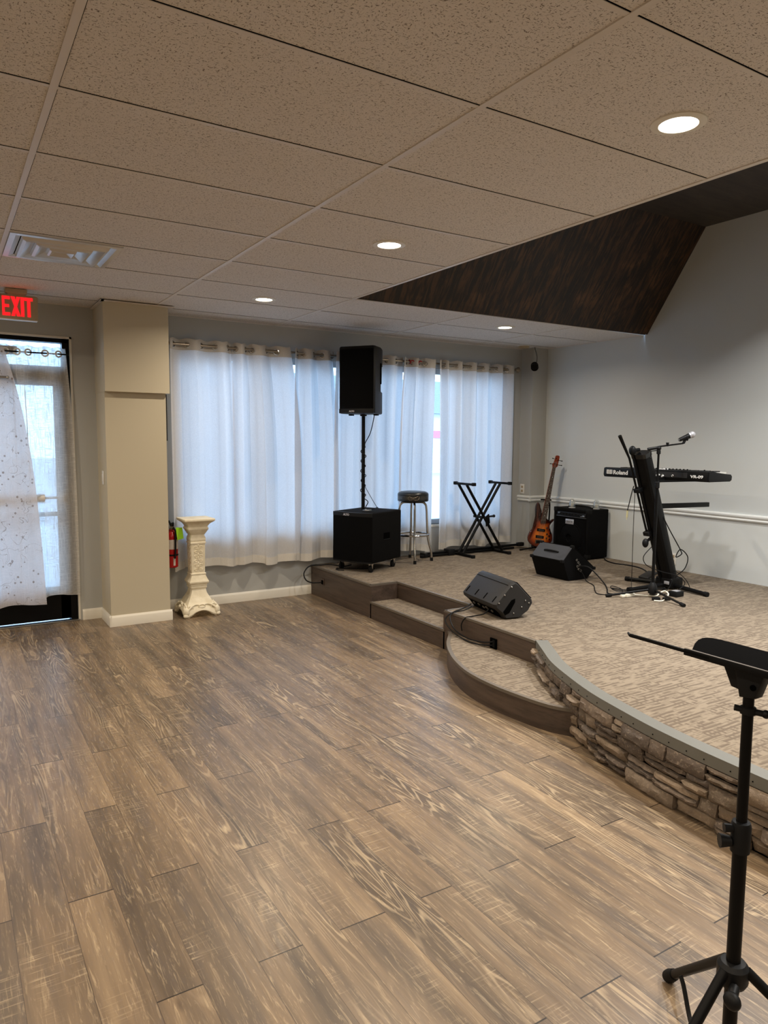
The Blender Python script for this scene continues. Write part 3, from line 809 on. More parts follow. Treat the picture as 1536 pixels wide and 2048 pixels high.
# outlet boxes in the risers
t = thing('floor_outlet', 'black outlet box in the stage riser under the front floor monitor', 'outlet', (3.165, 3.69, .15))
obj('box', MB().box(3.160, 3.170, 3.655, 3.722, .150, .222, .002), 'darkgap', t)
obj('socket', MB().box(3.156, 3.162, 3.668, 3.690, .160, .212, .002), 'blackmetal', t)
t = thing('floor_outlet', 'small dark outlet in the stage riser below the subwoofer', 'outlet', (3.165, 6.27, .15))
obj('box', MB().box(3.163, 3.170, 6.25, 6.30, .135, .20, .002), 'riser', t)
obj('socket', MB().box(3.152, 3.165, 6.262, 6.288, .145, .185, .003), 'darkgap', t)
# wall plates
def plate(name, label, cat, o_, ex, ez=(0, 0, 1), w_=.07, h_=.115, kind='outlet'):
    ex, ez = V(ex), V(ez); n_ = ex.cross(ez); m = frame(o_, ex, -n_, ez)
    t_ = thing(name, label, cat, o_)
    obj('cover_plate', MB().box(-w_ / 2, w_ / 2, -.006, 0, -h_ / 2, h_ / 2, .002, mat=m), 'plate', t_)
    if kind == 'outlet':
        for dz in (-.024, .024): obj('socket', MB().box(-.016, .016, -.008, -.005, dz - .014, dz + .014, .002, mat=m), 'beige', t_)
    else: obj('rocker', MB().box(-.012, .012, -.011, -.005, -.03, .03, .002, mat=m), 'plate', t_)
plate('wall_outlet', 'white wall outlet on the corner pilaster above the chair rail', 'outlet', (5.969, 6.49, 1.0), (0, -1, 0))
plate('wall_outlet', 'white wall outlet low on the right wall behind the column stand', 'outlet', (6.199, 4.52, .41), (0, -1, 0))
plate('light_switch', 'white light switch on the side of the pillar facing the door', 'light switch', (1.149, 6.33, 1.24), (0, -1, 0), kind='switch')

# ------------------------------------------------------------------ pedestal
pc = V((1.911, 6.300, 0))
t = thing('pedestal', 'carved white plaster pedestal standing below the curtain beside the pillar', 'pedestal', pc)
def square_stack(prof, arch=None, n=10):
    mb = MB(); rings = []
    for r, z in prof:
        ring = []
        for s_ in range(4):
            a = s_ * PI / 2; ca, sa = math.cos(a), math.sin(a)
            for k in range(n):
                u = -1 + 2 * k / n
                rr_ = r * (1 - .02 * (abs(u) > .98)); zz = z
                if arch and z < arch[0]: zz = z + (arch[0] - z) / arch[0] * arch[1] * max(0, 1 - (u / .72) ** 2)
                x, y = rr_ * u, -rr_
                ring.append(V((pc.x + x * ca - y * sa, pc.y + x * sa + y * ca, zz)))
        rings.append(ring)
    N = 4 * n
    vs = [v_ for r_ in rings for v_ in r_]; fc = [(i * N + k, i * N + (k + 1) % N, (i + 1) * N + (k + 1) % N, (i + 1) * N + k) for i in range(len(prof) - 1) for k in range(N)]
    fc.append(tuple((len(prof) - 1) * N + k for k in range(N))); fc.append(tuple(range(N - 1, -1, -1)))
    mb._add(vs, fc); return mb
obj('base', square_stack([(.150, 0), (.156, .012), (.150, .05), (.132, .085), (.112, .12), (.097, .15), (.090, .158), (.085, .172)], (.10, .055)), 'plaster', t, 30)
obj('neck', square_stack([(.084, .170), (.070, .20), (.063, .235), (.072, .245), (.073, .256), (.067, .262), (.074, .268), (.074, .277), (.086, .290), (.088, .302), (.080, .318), (.068, .345), (.064, .362), (.068, .366), (.068, .374), (.063, .378)]), 'plaster', t, 30)
obj('shaft', square_stack([(.059, .376), (.064, .640), (.070, .643), (.070, .656), (.064, .660), (.068, .668), (.069, .690), (.060, .712), (.059, .722), (.066, .73), (.086, .765), (.091, .772), (.090, .782), (.083, .792), (.087, .803), (.100, .822), (.118, .836)]), 'plaster', t, 30)
obj('top_slab', square_stack([(.116, .834), (.132, .845), (.138, .852), (.138, .864), (.134, .868)]), 'plaster', t, 30)
rl = MB(); rl2 = MB()
for s_ in range(4):
    a = s_ * PI / 2; m = Matrix.Translation(pc) @ Matrix.Rotation(a, 4, 'Z')
    def scroll(cx, cz, r, turn, y_, flip=1, k0=0, th=.0035, rl=rl):
        pts = []
        for k in range(22):
            f = k / 21; an = k0 + flip * f * turn; q_ = r * (1 - .75 * f)
            pts.append(m @ V((cx + q_ * math.cos(an), y_, cz + q_ * math.sin(an))))
        rl.tube(pts, th, 6)
    for cz in (.43, .51, .59):
        yy = -(.059 + (cz - .376) / .264 * .005) - .001
        for f in (1, -1):
            scroll(f * .021, cz + .018, .016, 8.5, yy, f, 0 if f > 0 else PI); scroll(f * .021, cz - .018, .016, 8.5, yy, -f, 0 if f > 0 else PI)
        rl.torus(m @ V((0, yy, cz)), m.to_3x3() @ V((0, 1, 0)), .011, .0035, 16, 6)
        rl.ball(m @ V((0, yy, cz)), .006, u=8, v=6)
        rl.ball(m @ V((0, yy, cz + .038)), .008, sz=1.6, sy=.6, u=8, v=6)
    for sx_ in (1, -1):
        rl.tube(bez([m @ V((sx_ * .047, -.060, .39)), m @ V((sx_ * .050, -.064, .63))]), .0026, 6)
        rl2.tube(bez([m @ V((sx_ * .138, -.150, .012)), m @ V((sx_ * .118, -.151, .075)), m @ V((sx_ * .06, -.128, .108)), m @ V((0, -.128, .095))]), .008, 8)
        scroll(sx_ * .105, .085, .026, 9., -.137, sx_, 0, .007, rl2)
        rl2.ball(m @ V((sx_ * .135, -.140, .05)), .026, sz=1.5, sy=.9); rl2.ball(m @ V((sx_ * .142, -.146, .018)), .021, sz=.9)
    rl2.ball(m @ V((0, -.137, .083)), .026, sx=1.3, sy=.6, sz=.7); rl2.torus(m @ V((0, -.139, .083)), m.to_3x3() @ V((0, 1, .2)), .028, .005, 18, 6)
obj('shaft_relief', rl, 'plaster', t, 60); obj('base_relief', rl2, 'plaster', t, 60)

# fire extinguisher
fx, fy = 1.704, 6.335
t = thing('fire_extinguisher', 'red fire extinguisher with lime tag hung on the pillar side', 'fire extinguisher', (fx, fy, .43))
obj('cylinder', MB().lathe([(.0001, .432), (.04, .432), (.052, .440), (.053, .455), (.053, .70), (.050, .725), (.038, .75), (.022, .762), (.02, .775)], (fx, fy, 0), seg=28), 'red', t)
obj('valve', MB().lathe([(.017, .772), (.019, .785), (.013, .79), (.013, .805)], (fx, fy, 0), seg=16).box(fx - .012, fx + .012, fy - .04, fy + .014, .788, .802, .003), 'nickel', t)
obj('handle', MB().prism([(fx - .009, fy - .05, .802), (fx - .009, fy + .03, .808), (fx - .009, fy + .035, .816), (fx - .009, fy - .06, .842), (fx - .009, fy - .07, .834)], (.018, 0, 0), bev=.003).tube([(fx, fy - .01, .80), (fx - .02, fy + .01, .85)], [.011, .008], 8), 'black', t)
obj('hose', MB().tube(bez([(fx + .005, fy - .03, .795), (fx + .018, fy - .060, .76), (fx + .016, fy - .066, .70), (fx + .014, fy - .066, .60), (fx + .010, fy - .066, .52)]), .0085, 8), 'rubber', t)
obj('strap', MB().lathe([(.0535, .540), (.0555, .542), (.0555, .553), (.0535, .555)], (fx, fy, 0), seg=28), 'rubber', t)
lb = MB(); lb.grid(lambda u, v_: (fx + .0542 * math.sin(-.9 + 2. * u), fy - .0542 * math.cos(-.9 + 2. * u), .60 + .085 * v_), 14, 2); obj('label', lb, 'labelpaper', t)
lb = MB(); lb.grid(lambda u, v_: (fx + .0542 * math.sin(-.05 + .35 * u), fy - .0542 * math.cos(-.05 + .35 * u), .455 + .07 * v_), 4, 2); obj('label', lb, 'labelpaper', t)
obj('inspection_tag', MB().prism([(fx + .018, fy - .075, .795), (fx + .080, fy - .052, .790), (fx + .092, fy - .050, .692), (fx + .030, fy - .073, .682)], (0, -.002, 0)), 'tag', t)
obj('wall_bracket', MB().box(1.640, 1.655, fy - .02, fy + .02, .5, .78, .002), 'blackmetal', t)

# ------------------------------------------------------------------ subwoofer, pole, speaker
sd = V((.9026, .4305, 0)); fd = V((.4305, -.9026, 0))          # along its side, along its front
fr_ = V((3.432, 5.79, 0)); SUBW, SUBD = .465, .545
sc_ = fr_ - fd * SUBW / 2 + sd * SUBD / 2
m = frame((sc_.x, sc_.y, 0), -fd, sd, (0, 0, 1)) ; m = frame((sc_.x, sc_.y, 0), fd, sd, (0, 0, 1))
t = thing('subwoofer', 'large black subwoofer on casters at the stage corner', 'subwoofer', (sc_.x, sc_.y, SH))
hw, hd = SUBW / 2, SUBD / 2; sz0, sz1 = .392, .878
obj('cabinet', MB().box(-hw, hw, -hd + .02, hd, sz0, sz1, .014, 3, mat=m), 'carpetbox', t)
gr = MB()
def bowed(u, v_):
    x = -hw + .004 + (SUBW - .008) * u; return m @ V((x, -hd + .020 - .026 * (1 - (2 * u - 1) ** 2) - .002, sz0 + .012 + (sz1 - sz0 - .05) * v_))
gr.grid(bowed, 16, 2); obj('front_grille', gr, 'grille', t)
tp = MB(); tp.prism([m @ V((-hw + .004 + (SUBW - .008) * i / 16, -hd + .020 - .028 * (1 - (i / 8 - 1) ** 2) - .004, sz1 - .038)) for i in range(17)] + [m @ V((hw - .004, -hd + .03, sz1 - .038)), m @ V((-hw + .004, -hd + .03, sz1 - .038))], (0, 0, .036))
obj('front_lip', tp, 'black', t)
tp = MB(); tp.prism([m @ V((-hw + .004 + (SUBW - .008) * i / 16, -hd + .020 - .028 * (1 - (i / 8 - 1) ** 2) - .004, sz0)) for i in range(17)] + [m @ V((hw - .004, -hd + .03, sz0)), m @ V((-hw + .004, -hd + .03, sz0))], (0, 0, .014))
obj('front_lip', tp, 'black', t)
obj('badge', text_mb('ALTO', .027, m @ V((-.085, -hd - .012, sz1 - .032)), fd, (0, 0, 1), .003, .0012, 1.0), 'badge', t)
hx = MB().box(hw - .0005, hw + .0015, -.055, .055, .610, .672, mat=m); obj('handle_recess', hx, 'darkgap', t)
obj('handle_lip', MB().box(hw - .001, hw + .004, -.058, .058, .603, .611, .002, mat=m), 'black', t)
obj('pole_socket', MB().lathe([(.045, sz1), (.043, sz1 + .006), (.02, sz1 + .007)], (sc_.x, sc_.y, 0), seg=24), 'steel', t)
for cx_, cy_ in ((-hw + .06, -hd + .07), (hw - .05, -hd + .06), (hw - .05, hd - .09), (-hw + .06, hd - .09)):
    p = m @ V((cx_, cy_, 0))
    cs_ = obj('caster', MB().box(cx_ - .032, cx_ + .032, cy_ - .032, cy_ + .032, sz0 - .006, sz0, .001, mat=m).prism([m @ V((cx_ - .016, cy_ - .006, sz0 - .006)), m @ V((cx_ - .016, cy_ + .028, sz0 - .006)), m @ V((cx_ - .016, cy_ + .012, SH + .03))], fd * .003).prism([m @ V((cx_ + .016, cy_ - .006, sz0 - .006)), m @ V((cx_ + .016, cy_ + .028, sz0 - .006)), m @ V((cx_ + .016, cy_ + .012, SH + .03))], fd * .003), 'chrome', t)
    w0 = m @ V((cx_ - .013, cy_ + .012, SH + .034)); w1 = m @ V((cx_ + .013, cy_ + .012, SH + .034))
    obj('caster_wheel', MB().tube([w0, w0.lerp(w1, .1), w0.lerp(w1, .9), w1], [.028, .034, .034, .028], 20), 'rubber', cs_)
px, py = sc_.x - .035, sc_.y + .02
PT = 1.822
t = thing('speaker_pole', 'black mounting pole between the subwoofer and the raised speaker', 'speaker pole', (px, py, sz1))
obj('pole', MB().tube([(px, py, sz1 + .006), (px, py, PT + .05)], .0175, 16), 'blackmetal', t)
obj('collar', MB().lathe([(.0178, PT - .02), (.032, PT - .018), (.034, PT - .004), (.0178, PT - .002)], (px, py, 0), seg=20), 'black', t)
# wound cable on the pole
pts = []
for k in range(90):
    f = k / 89; a = 2 * PI * 5.2 * f; rr_ = .021 + .006 * math.sin(9 * f) ** 2
    pts.append((px + rr_ * math.cos(a), py + rr_ * math.sin(a), 1.50 - .50 * f))
tail = bez([V(pts[-1]), V((px + .05, py - .01, .96)), V((px + .03, py, .905)), V((px + .04, py - .03, sz1 + .009)), V((px + .13, py + .0, sz1 + .008)), V((px + .19, py + .06, sz1 + .012)), V((px + .24, py + .11, sz1 + .004))])
head = bez([V((px + .115, py - .02, PT + .02)), V((px + .105, py - .02, 1.78)), V((px + .07, py - .015, 1.64)), V((px + .02, py, 1.54)), V(pts[0])])
tag(obj('speaker_cable', MB().tube(head + [V(p) for p in pts] + tail, .0045, 7), 'cable'), 'black cable wound round the speaker pole above the subwoofer', 'cable')
tag(obj('speaker_cable', MB().tube(bez([(px + .018, py, 1.115), (px + .07, py + .03, 1.06), (px + .16, py + .09, .97), (px + .235, py + .14, .90), (px + .245, py + .13, sz1 + .006)]), .003, 6), 'greycable'), 'thin cable slanting from the pole down to the subwoofer top', 'cable')
wd = V((.592, -.806, 0)); dd = V((.806, .592, 0))
SW, SD_, SHt = .375, .34, .638; s0, s1 = PT, PT + SHt
m = frame((px, py, 0), wd, dd, (0, 0, 1))
t = thing('loudspeaker', 'black powered loudspeaker raised on a pole in front of the curtains', 'loudspeaker', (px, py, s0))
# tapered cabinet; its side is waisted at the handle
def cab_section(z):
    zz = (z - s0) / SHt
    w_ = .0
    wa = smooth(.33, .40, zz) * (1 - smooth(.66, .73, zz))
    f = SW / 2; bk = SW / 2 * .60
    return [(-f + .01, -SD_ / 2), (f - .01, -SD_ / 2), (f, -SD_ / 2 + .02), (f - .006, .0), (bk + .03 - .035 * wa, SD_ / 2 - .035 - .055 * wa), (bk - .03, SD_ / 2), (-bk + .03, SD_ / 2), (-bk - .03 + .035 * wa, SD_ / 2 - .035 - .055 * wa), (-f + .006, 0), (-f, -SD_ / 2 + .02)]
cb_ = MB(); zs = [0, .006, .02, .30, .33, .36, .40, .45, .5, .55, .60, .66, .70, .73, .76, .975, .993, 1.]; vs = []; N = 10
for zz in zs:
    ins = .012 if zz in (0, 1.) else (.004 if zz in (.006, .993) else 0)
    for x, y in cab_section(s0 + SHt * zz):
        k = 1 - ins / .16; vs.append(m @ V((x * k, y * k, s0 + SHt * zz)))
fc = [(i * N + k, i * N + (k + 1) % N, (i + 1) * N + (k + 1) % N, (i + 1) * N + k) for i in range(len(zs) - 1) for k in range(N)] + [tuple(range(N - 1, -1, -1)), tuple((len(zs) - 1) * N + k for k in range(N))]
cb_._add(vs, fc); obj('cabinet', cb_, 'black', t, 25)
gr = MB(); gr.grid(lambda u, v_: m @ V((-SW / 2 + .012 + (SW - .024) * u, -SD_ / 2 - .004 - .016 * (1 - (2 * u - 1) ** 2), s0 + .045 + (SHt - .075) * v_)), 14, 2); obj('grille', gr, 'grille', t)
obj('bottom_bumper', MB().prism([m @ V((-SW / 2 + .008 + (SW - .016) * i / 12, -SD_ / 2 - .006 - .018 * (1 - (i / 6 - 1) ** 2), s0 + .004)) for i in range(13)] + [m @ V((SW / 2 - .01, -SD_ / 2 + .02, s0 + .004)), m @ V((-SW / 2 + .01, -SD_ / 2 + .02, s0 + .004))], (0, 0, .042)), 'black', t)
obj('badge', text_mb('ALTO', .021, m @ V((-.065, -SD_ / 2 - .026, s0 + .014)), wd, (0, 0, 1), .003, .001), 'badge', t)
obj('side_handle', MB().box(SW / 2 - .040, SW / 2 - .022, .015, .030, s0 + .30, s0 + .47, .006, mat=m).box(SW / 2 - .032, SW / 2 + .0, -.02, .012, s0 + .285, s0 + .485, .006, mat=m), 'darkgap', t)
obj('foot', MB().box(SW / 2 - .075, SW / 2 - .035, -.02, .03, s0 - .014, s0 + .005, .003, mat=m).box(-SW / 2 + .035, -SW / 2 + .075, -.02, .03, s0 - .014, s0 + .005, .003, mat=m), 'rubber', t)
# power cable from the subwoofer base over the stage edge
tag(obj('power_cable', MB().tube(bez([(3.40, 6.12, .345), (3.36, 6.2, .32), (3.28, 6.32, .325), (3.20, 6.40, .315), (3.09, 6.42, .31), (3.02, 6.40, .25), (3.02, 6.36, .19), (3.06, 6.32, .165), (3.12, 6.29, .163), (3.155, 6.275, .165)]), .0065, 8), 'cable'), 'black power cable curling over the stage edge from the subwoofer', 'cable')
tag(obj('power_cable', MB().tube(bez([(3.30, 6.08, .306), (3.25, 6.12, .308), (3.27, 6.18, .308), (3.36, 6.16, .307), (3.45, 6.08, .308), (3.6, 6.0, .307)]), .005, 7), 'cable'), 'looped black cable lying under the subwoofer casters', 'cable')

# ------------------------------------------------------------------ bar stool
st = V((4.205, 6.235, 0)); e1 = V((.9487, .316, 0)); e2 = V((-.316, .9487, 0))
t = thing('bar_stool', 'chrome bar stool with a round black padded seat near the subwoofer', 'bar stool', (st.x, st.y, SH))
zs_ = 1.034
obj('seat', MB().lathe([(.0001, zs_ + .012), (.08, zs_ + .010), (.13, zs_ + .004), (.155, zs_ - .008), (.162, zs_ - .02), (.163, zs_ - .028), (.163, zs_ - .09), (.158, zs_ - .097), (.0001, zs_ - .097)], st, seg=40), 'vinyl', t)
bd = MB(); 
for dz in (-.044, -.052, -.060, -.068): bd.torus((st.x, st.y, zs_ + dz), (0, 0, 1), .1635, .0011, 48, 5)
vdir = math.atan2(-st.y, -st.x)
def onband(a, dz): return V((st.x + .165 * math.cos(vdir + a), st.y + .165 * math.sin(vdir + a), zs_ + dz))
gl = [(-.42, -.040), (-.30, -.036), (-.2, -.046), (0, -.058), (.10, -.052), (.2, -.040), (.30, -.046), (.32, -.066), (.22, -.078), (.10, -.076), (.02, -.068), (-.15, -.078), (-.30, -.076), (-.38, -.062)]
bd.tube([onband(-a, dz) for a, dz in gl], .002, 6, closed=True)
obj('printed_band', bd, 'nickel', t)
obj('under_frame', MB().lathe([(.05, zs_ - .097), (.12, zs_ - .100), (.12, zs_ - .108), (.05, zs_ - .112)], st, seg=24), 'blackmetal', t)
for a, b_ in ((1, 1), (1, -1), (-1, 1), (-1, -1)):
    dr = (e1 * a + e2 * b_).normalized(); P = lambda r, z: V((st.x + dr.x * r, st.y + dr.y * r, z))
    lg = obj('leg', MB().tube(bez([P(.02, zs_ - .110), P(.095, zs_ - .110), P(.125, zs_ - .125), P(.142, zs_ - .165), P(.150, zs_ - .30), P(.158, .60), P(.162, .555), P(.178, .48), P(.200, .40), P(.205, .315)], 6), .0125, 12), 'chrome', t)
    obj('rubber_foot', MB().tube([P(.205, .335), P(.2055, SH)], [.0155, .017], 12), 'rubber', lg)
obj('foot_ring', MB().torus((st.x, st.y, .585), (0, 0, 1), .170, .011, 40, 10), 'chrome', t)

# ------------------------------------------------------------------ X keyboard stand
t = thing('keyboard_stand', 'empty black double braced folding keyboard stand in an X before the curtains', 'keyboard stand', (5.13, 6.28, SH))
LXf, RXf = 4.872, 5.405; LT, RT = 4.882, 5.385; zT = 1.10
for nm, x, z, ya, yb in (('foot_bar', LXf, SH + .016, 6.03, 6.41), ('foot_bar', RXf, SH + .016, 6.05, 6.41)):
    fb = obj(nm, MB().box(x - .016, x + .016, ya + .02, yb - .02, z - .012, z + .014, .004), 'blackmetal', t)
    obj('end_cap', MB().box(x - .02, x + .02, ya, ya + .035, z - .016, z + .018, .004).box(x - .02, x + .02, yb - .035, yb, z - .016, z + .018, .004), 'rubber', fb)
for nm, x, ya, yb in (('support_arm', LT, 6.05, 6.41), ('support_arm', RT, 6.04, 6.41)):
    fb = obj(nm, MB().box(x - .016, x + .016, ya + .02, yb - .02, zT - .012, zT + .012, .004), 'blackmetal', t)
    obj('end_cap', MB().box(x - .02, x + .02, ya, ya + .04, zT - .016, zT + .02, .006).box(x - .02, x + .02, yb - .04, yb, zT - .016, zT + .02, .006), 'rubber', fb)
for y in (6.335, 6.19): obj('brace', MB().tube([(LT, y, zT - .01), (RXf, y - .0, SH + .03)], .0155, 12), 'blackmetal', t)
for y in (6.30, 6.225): obj('brace', MB().tube([(RT, y, zT - .01), (LXf, y, SH + .03)], .0155, 12), 'blackmetal', t)
xm, zm = (LT + RXf + RT + LXf) / 4, (zT + SH) / 2
obj('pivot', MB().tube([(xm, 6.15, zm + .02), (xm, 6.37, zm + .02)], .014, 12).prism([(xm + .01, 6.16, zm - .08), (xm + .06, 6.16, zm - .04), (xm + .045, 6.16, zm + .06), (xm - .005, 6.16, zm + .03)], (0, .012, 0)), 'blackmetal', t)
obj('lock_knob', MB().tube([(xm + .035, 6.175, zm + .03), (xm + .10, 6.15, zm + .035)], [.009, .012], 10).ball((xm + .105, 6.15, zm + .036), .017), 'black', t)

# folded stand lying under the curtain
t = thing('folded_stand', 'folded black stand lying flat on the carpet below the curtain hems', 'folded stand', (5.2, 6.38, SH))
obj('tube', MB().tube([(4.44, 6.37, .335), (5.86, 6.375, .345)], .014, 10), 'blackmetal', t)
obj('tube', MB().tube([(4.40, 6.33, .318), (5.72, 6.345, .318)], .013, 10), 'blackmetal', t)
obj('tube', MB().tube([(4.46, 6.40, .318), (5.60, 6.40, .318)], .012, 10), 'blackmetal', t)
obj('clamp', MB().box(4.74, 4.83, 6.31, 6.41, .302, .372, .008).box(4.42, 4.46, 6.31, 6.41, .302, .35, .006), 'black', t)
obj('end_cap', MB().box(5.80, 5.89, 6.345, 6.395, .325, .37, .008), 'rubber', t)
obj('end_cap', MB().box(4.375, 4.42, 6.315, 6.345, .303, .333, .006), 'rubber', t)

# ------------------------------------------------------------------ bass guitar and its stand
gd = V((5.87, 6.10, 0)); gr_ = V((.851, -.525, 0)); gn = V((-.525, -.851, 0)); PXM = .000565
def G(a, b_, off=0.):
    """point of the instrument: a,b on its drawing grid; off = towards the room"""
    return gd + gr_ * ((a - 400) * PXM) + V((0, 0, .352 + (1965 - b_) * PXM)) + gn * off - V((0, 0, 0))
body = [(385, 1050), (355, 1075), (338, 1130), (330, 1200), (332, 1290), (345, 1390), (342, 1470), (322, 1530), (275, 1600), (225, 1670), (195, 1740), (188, 1800), (205, 1860), (255, 1920), (330, 1958), (400, 1970), (480, 1965), (560, 1948), (630, 1915), (678, 1865), (697, 1800), (692, 1730), (665, 1650), (640, 1590), (636, 1530), (665, 1480), (700, 1440), (722, 1405), (715, 1392), (690, 1398), (640, 1432), (590, 1458), (555, 1462), (540, 1440), (440, 1420), (440, 1340), (462, 1240), (440, 1170), (428, 1110), (410, 1065)]
t = thing('bass_guitar', 'sunburst electric bass guitar resting upright in a floor stand', 'bass guitar', (5.87, 6.10, .35))
def guitar_body():
    pl = [V((x, y, 0)) for x, y in body]
    sm = []
    for i in range(len(pl)):
        p0, p1, p2, p3 = pl[i - 1], pl[i], pl[(i + 1) % len(pl)], pl[(i + 2) % len(pl)]
        for k in range(3):
            t_ = k / 3; sm.append(.5 * ((2 * p1) + (p2 - p0) * t_ + (2 * p0 - 5 * p1 + 4 * p2 - p3) * t_ * t_ + (3 * p1 - p0 - 3 * p2 + p3) * t_ ** 3))
    bm = bmesh.new(); uvl = bm.loops.layers.uv.new('burst'); n = len(sm)
    def inset(d):
        r = []
        for i, p in enumerate(sm):
            tg = (sm[(i + 1) % n] - sm[i - 1]).normalized(); nn = V((tg.y, -tg.x, 0)); r.append(p - nn * d)
        return r
    A0 = sum(sm[i].x * sm[(i + 1) % n].y - sm[(i + 1) % n].x * sm[i].y for i in range(n)); s_ = 1 if A0 > 0 else -1
    lay = [(sm, -.018, 0), (sm, .010, 0.), (inset(s_ * 10), .018, .12), (inset(s_ * 26), .020, .4)]
    rings = [[bm.verts.new(G(p.x, p.y, o_)) for p in L_] for L_, o_, _ in lay]
    val = {}
    for (L_, o_, v_), ring in zip(lay, rings):
        for q_ in ring: val[q_] = v_
    for a in range(len(rings) - 1):
        for i in range(n): bm.faces.new((rings[a][i], rings[a][(i + 1) % n], rings[a + 1][(i + 1) % n], rings[a + 1][i]))
    bm.faces.new(rings[0][::-1]); f = bm.faces.new(rings[-1])
    res = bmesh.ops.triangulate(bm, faces=[f]); 
    inner = set(rings[-1])
    bmesh.ops.subdivide_edges(bm, edges=list({e for f2 in res['faces'] for e in f2.edges if not (e.verts[0] in inner and e.verts[1] in inner and len([1 for lf in e.link_faces if lf in res['faces']]) == 1)}), cuts=2, use_grid_fill=True)
    import mathutils
    poly2 = [(p.x, p.y) for p in sm]
    for f2 in bm.faces:
        for l in f2.loops:
            if l.vert in val: d_ = val[l.vert]
            else:
                q_ = l.vert.co - gd; a_ = q_.dot(gr_) / PXM + 400; b2 = 1965 - (q_.z - .352) / PXM
                d_ = min(1, min(math.hypot(a_ - x, b2 - y) for x, y in poly2) / 140)
                d_ = max(d_, .3)
                if b2 < 1360: d_ = min(d_, .12)
                if b2 < 1500 and a_ > 560: d_ = min(d_, .2)
            l[uvl].uv = (d_, 0)
    return bm
obj('body', guitar_body(), 'burst', t, 40)
def slab(pts, o0, o1, mat, name, par=t):
    mb = MB(); mb.prism([G(x, y, o0) for x, y in pts], gn * (o1 - o0)); return obj(name, mb, mat, par)
nk = slab([(655, 335), (712, 345), (545, 1470), (430, 1470)], .004, .022, 'headred', 'neck')
fb = slab([(658, 325), (714, 335), (542, 1478), (432, 1478)], .022, .029, 'fret', 'fingerboard')
fw_ = MB(); dots = MB()
def along(f): # f 0 nut .. 1 body end
    return V((658 + (432 - 658) * f, 325 + (1478 - 325) * f, 0)), V((714 + (542 - 714) * f, 335 + (1478 - 335) * f, 0))
pos = [1 - .9438743 ** k for k in range(1, 23)]
for k, f in enumerate(pos):
    f = f / .76
    if f > .99: break
    a, b_ = along(f); fw_.tube([G(a.x, a.y, .0295), G(b_.x, b_.y, .0295)], .0012, 5)
    if k + 1 in (3, 5, 7, 9, 12, 15, 17, 19):
        pf = (pos[k] + pos[k - 1]) / 2 / .76; a, b_ = along(pf); c = (a + b_) / 2; dots.ball(G(c.x, c.y, .0292), .0042, u=8, v=6)
obj('frets', fw_, 'wire', fb); obj('inlays', dots, 'letter', fb)
hs = slab([(655, 335), (648, 262), (672, 240), (700, 150), (710, 100), (735, 88), (778, 95), (790, 115), (780, 180), (762, 260), (755, 310), (714, 345)], .004, .020, 'headred', 'headstock')
for (x0, y0, x1, y1) in ((690, 160, 655, 150), (665, 262, 610, 258), (775, 190, 842, 203), (762, 282, 835, 292)):
    obj('tuning_peg', MB().tube([G(x0, y0, .010), G(x1, y1, .010)], .0035, 8).ball(G(x1, y1, .010), .0085, sx=1, sy=1, sz=.7, u=10, v=8), 'blackmetal', hs)
ps = MB()
for (x0, y0) in ((715, 150), (690, 262), (757, 190), (735, 280)): ps.tube([G(x0, y0, .018), G(x0, y0, .028)], .006, 10)
obj('string_posts', ps, 'blackmetal', hs)
for cx_, cy_ in ((452, 1615), (428, 1755)):
    pk = slab([(cx_ - 80, cy_ - 35), (cx_ + 85, cy_ - 12), (cx_ + 78, cy_ + 38), (cx_ - 82, cy_ + 20)], .019, .027, 'blackmetal', 'pickup')
    pp = MB()
    for k in range(8): pp.ball(G(cx_ - 52 + 15 * k, cy_ - 4 + 2.2 * k, .027), .003, u=8, v=6)
    obj('pole_pieces', pp, 'steel', pk)
bg = slab([(345, 1815), (465, 1820), (450, 1900), (330, 1888)], .019, .029, 'nickel', 'bridge')
sd_ = MB()
for k in range(4): sd_.box(-.006, .006, -.004, .004, -.02, .012, .002, mat=frame(G(365 + 26 * k, 1852 + 1 * k, .033), gr_, -gn, (0, 0, 1)))
obj('saddles', sd_, 'blackmetal', bg)
sg = MB()
for k in range(4): sg.tube([G(360 + 27 * k, 1880, .034), G(448 + 24 * k, 1478, .0335), G(667 + 13 * k, 332, .031), G(690 + 16 * k, 215, .022)], .0011, 5)
obj('strings', sg, 'steel', t)
for x, y in ((566, 1570), (620, 1600), (642, 1670), (572, 1700), (618, 1738), (560, 1783), (622, 1808)):
    obj('control_knob', MB().tube([G(x, y, .019), G(x, y, .034)], [.011, .009], 12), 'chrome', t)
t = thing('guitar_stand', 'black tubular stand holding the bass guitar', 'guitar stand', (5.9, 6.12, SH))
yk = G(560, 1000, -.02)
obj('upright', MB().tube(bez([G(600, 1990, -.075), G(640, 1500, -.065), G(645, 1150, -.05), G(630, 1050, -.04), G(590, 1000, -.03)]), .009, 10), 'blackmetal', t)
obj('neck_yoke', MB().tube([G(590, 1002, -.03), G(450, 996, -.015), G(440, 994, .03)], .009, 10).tube([G(590, 1002, -.03), G(625, 1000, -.012), G(632, 998, .03)], .009, 10), 'rubber', t)
for a, b_ in (((300, 1965), (250, 1912)), ((520, 1985), (600, 1950))):
    obj('cradle_arm', MB().tube(bez([G(440, 2000, -.06), G(a[0], a[1], -.03), G(a[0], a[1] + 6, .045), G(b_[0], b_[1] + 22, .055)]), .009, 10), 'rubber', t)
for pt in ((5.70, 6.215, .312), (5.98, 5.98, .312), (6.05, 6.24, .312)):
    obj('leg', MB().tube([G(450, 1990, -.065), pt], .010, 10), 'blackmetal', t)

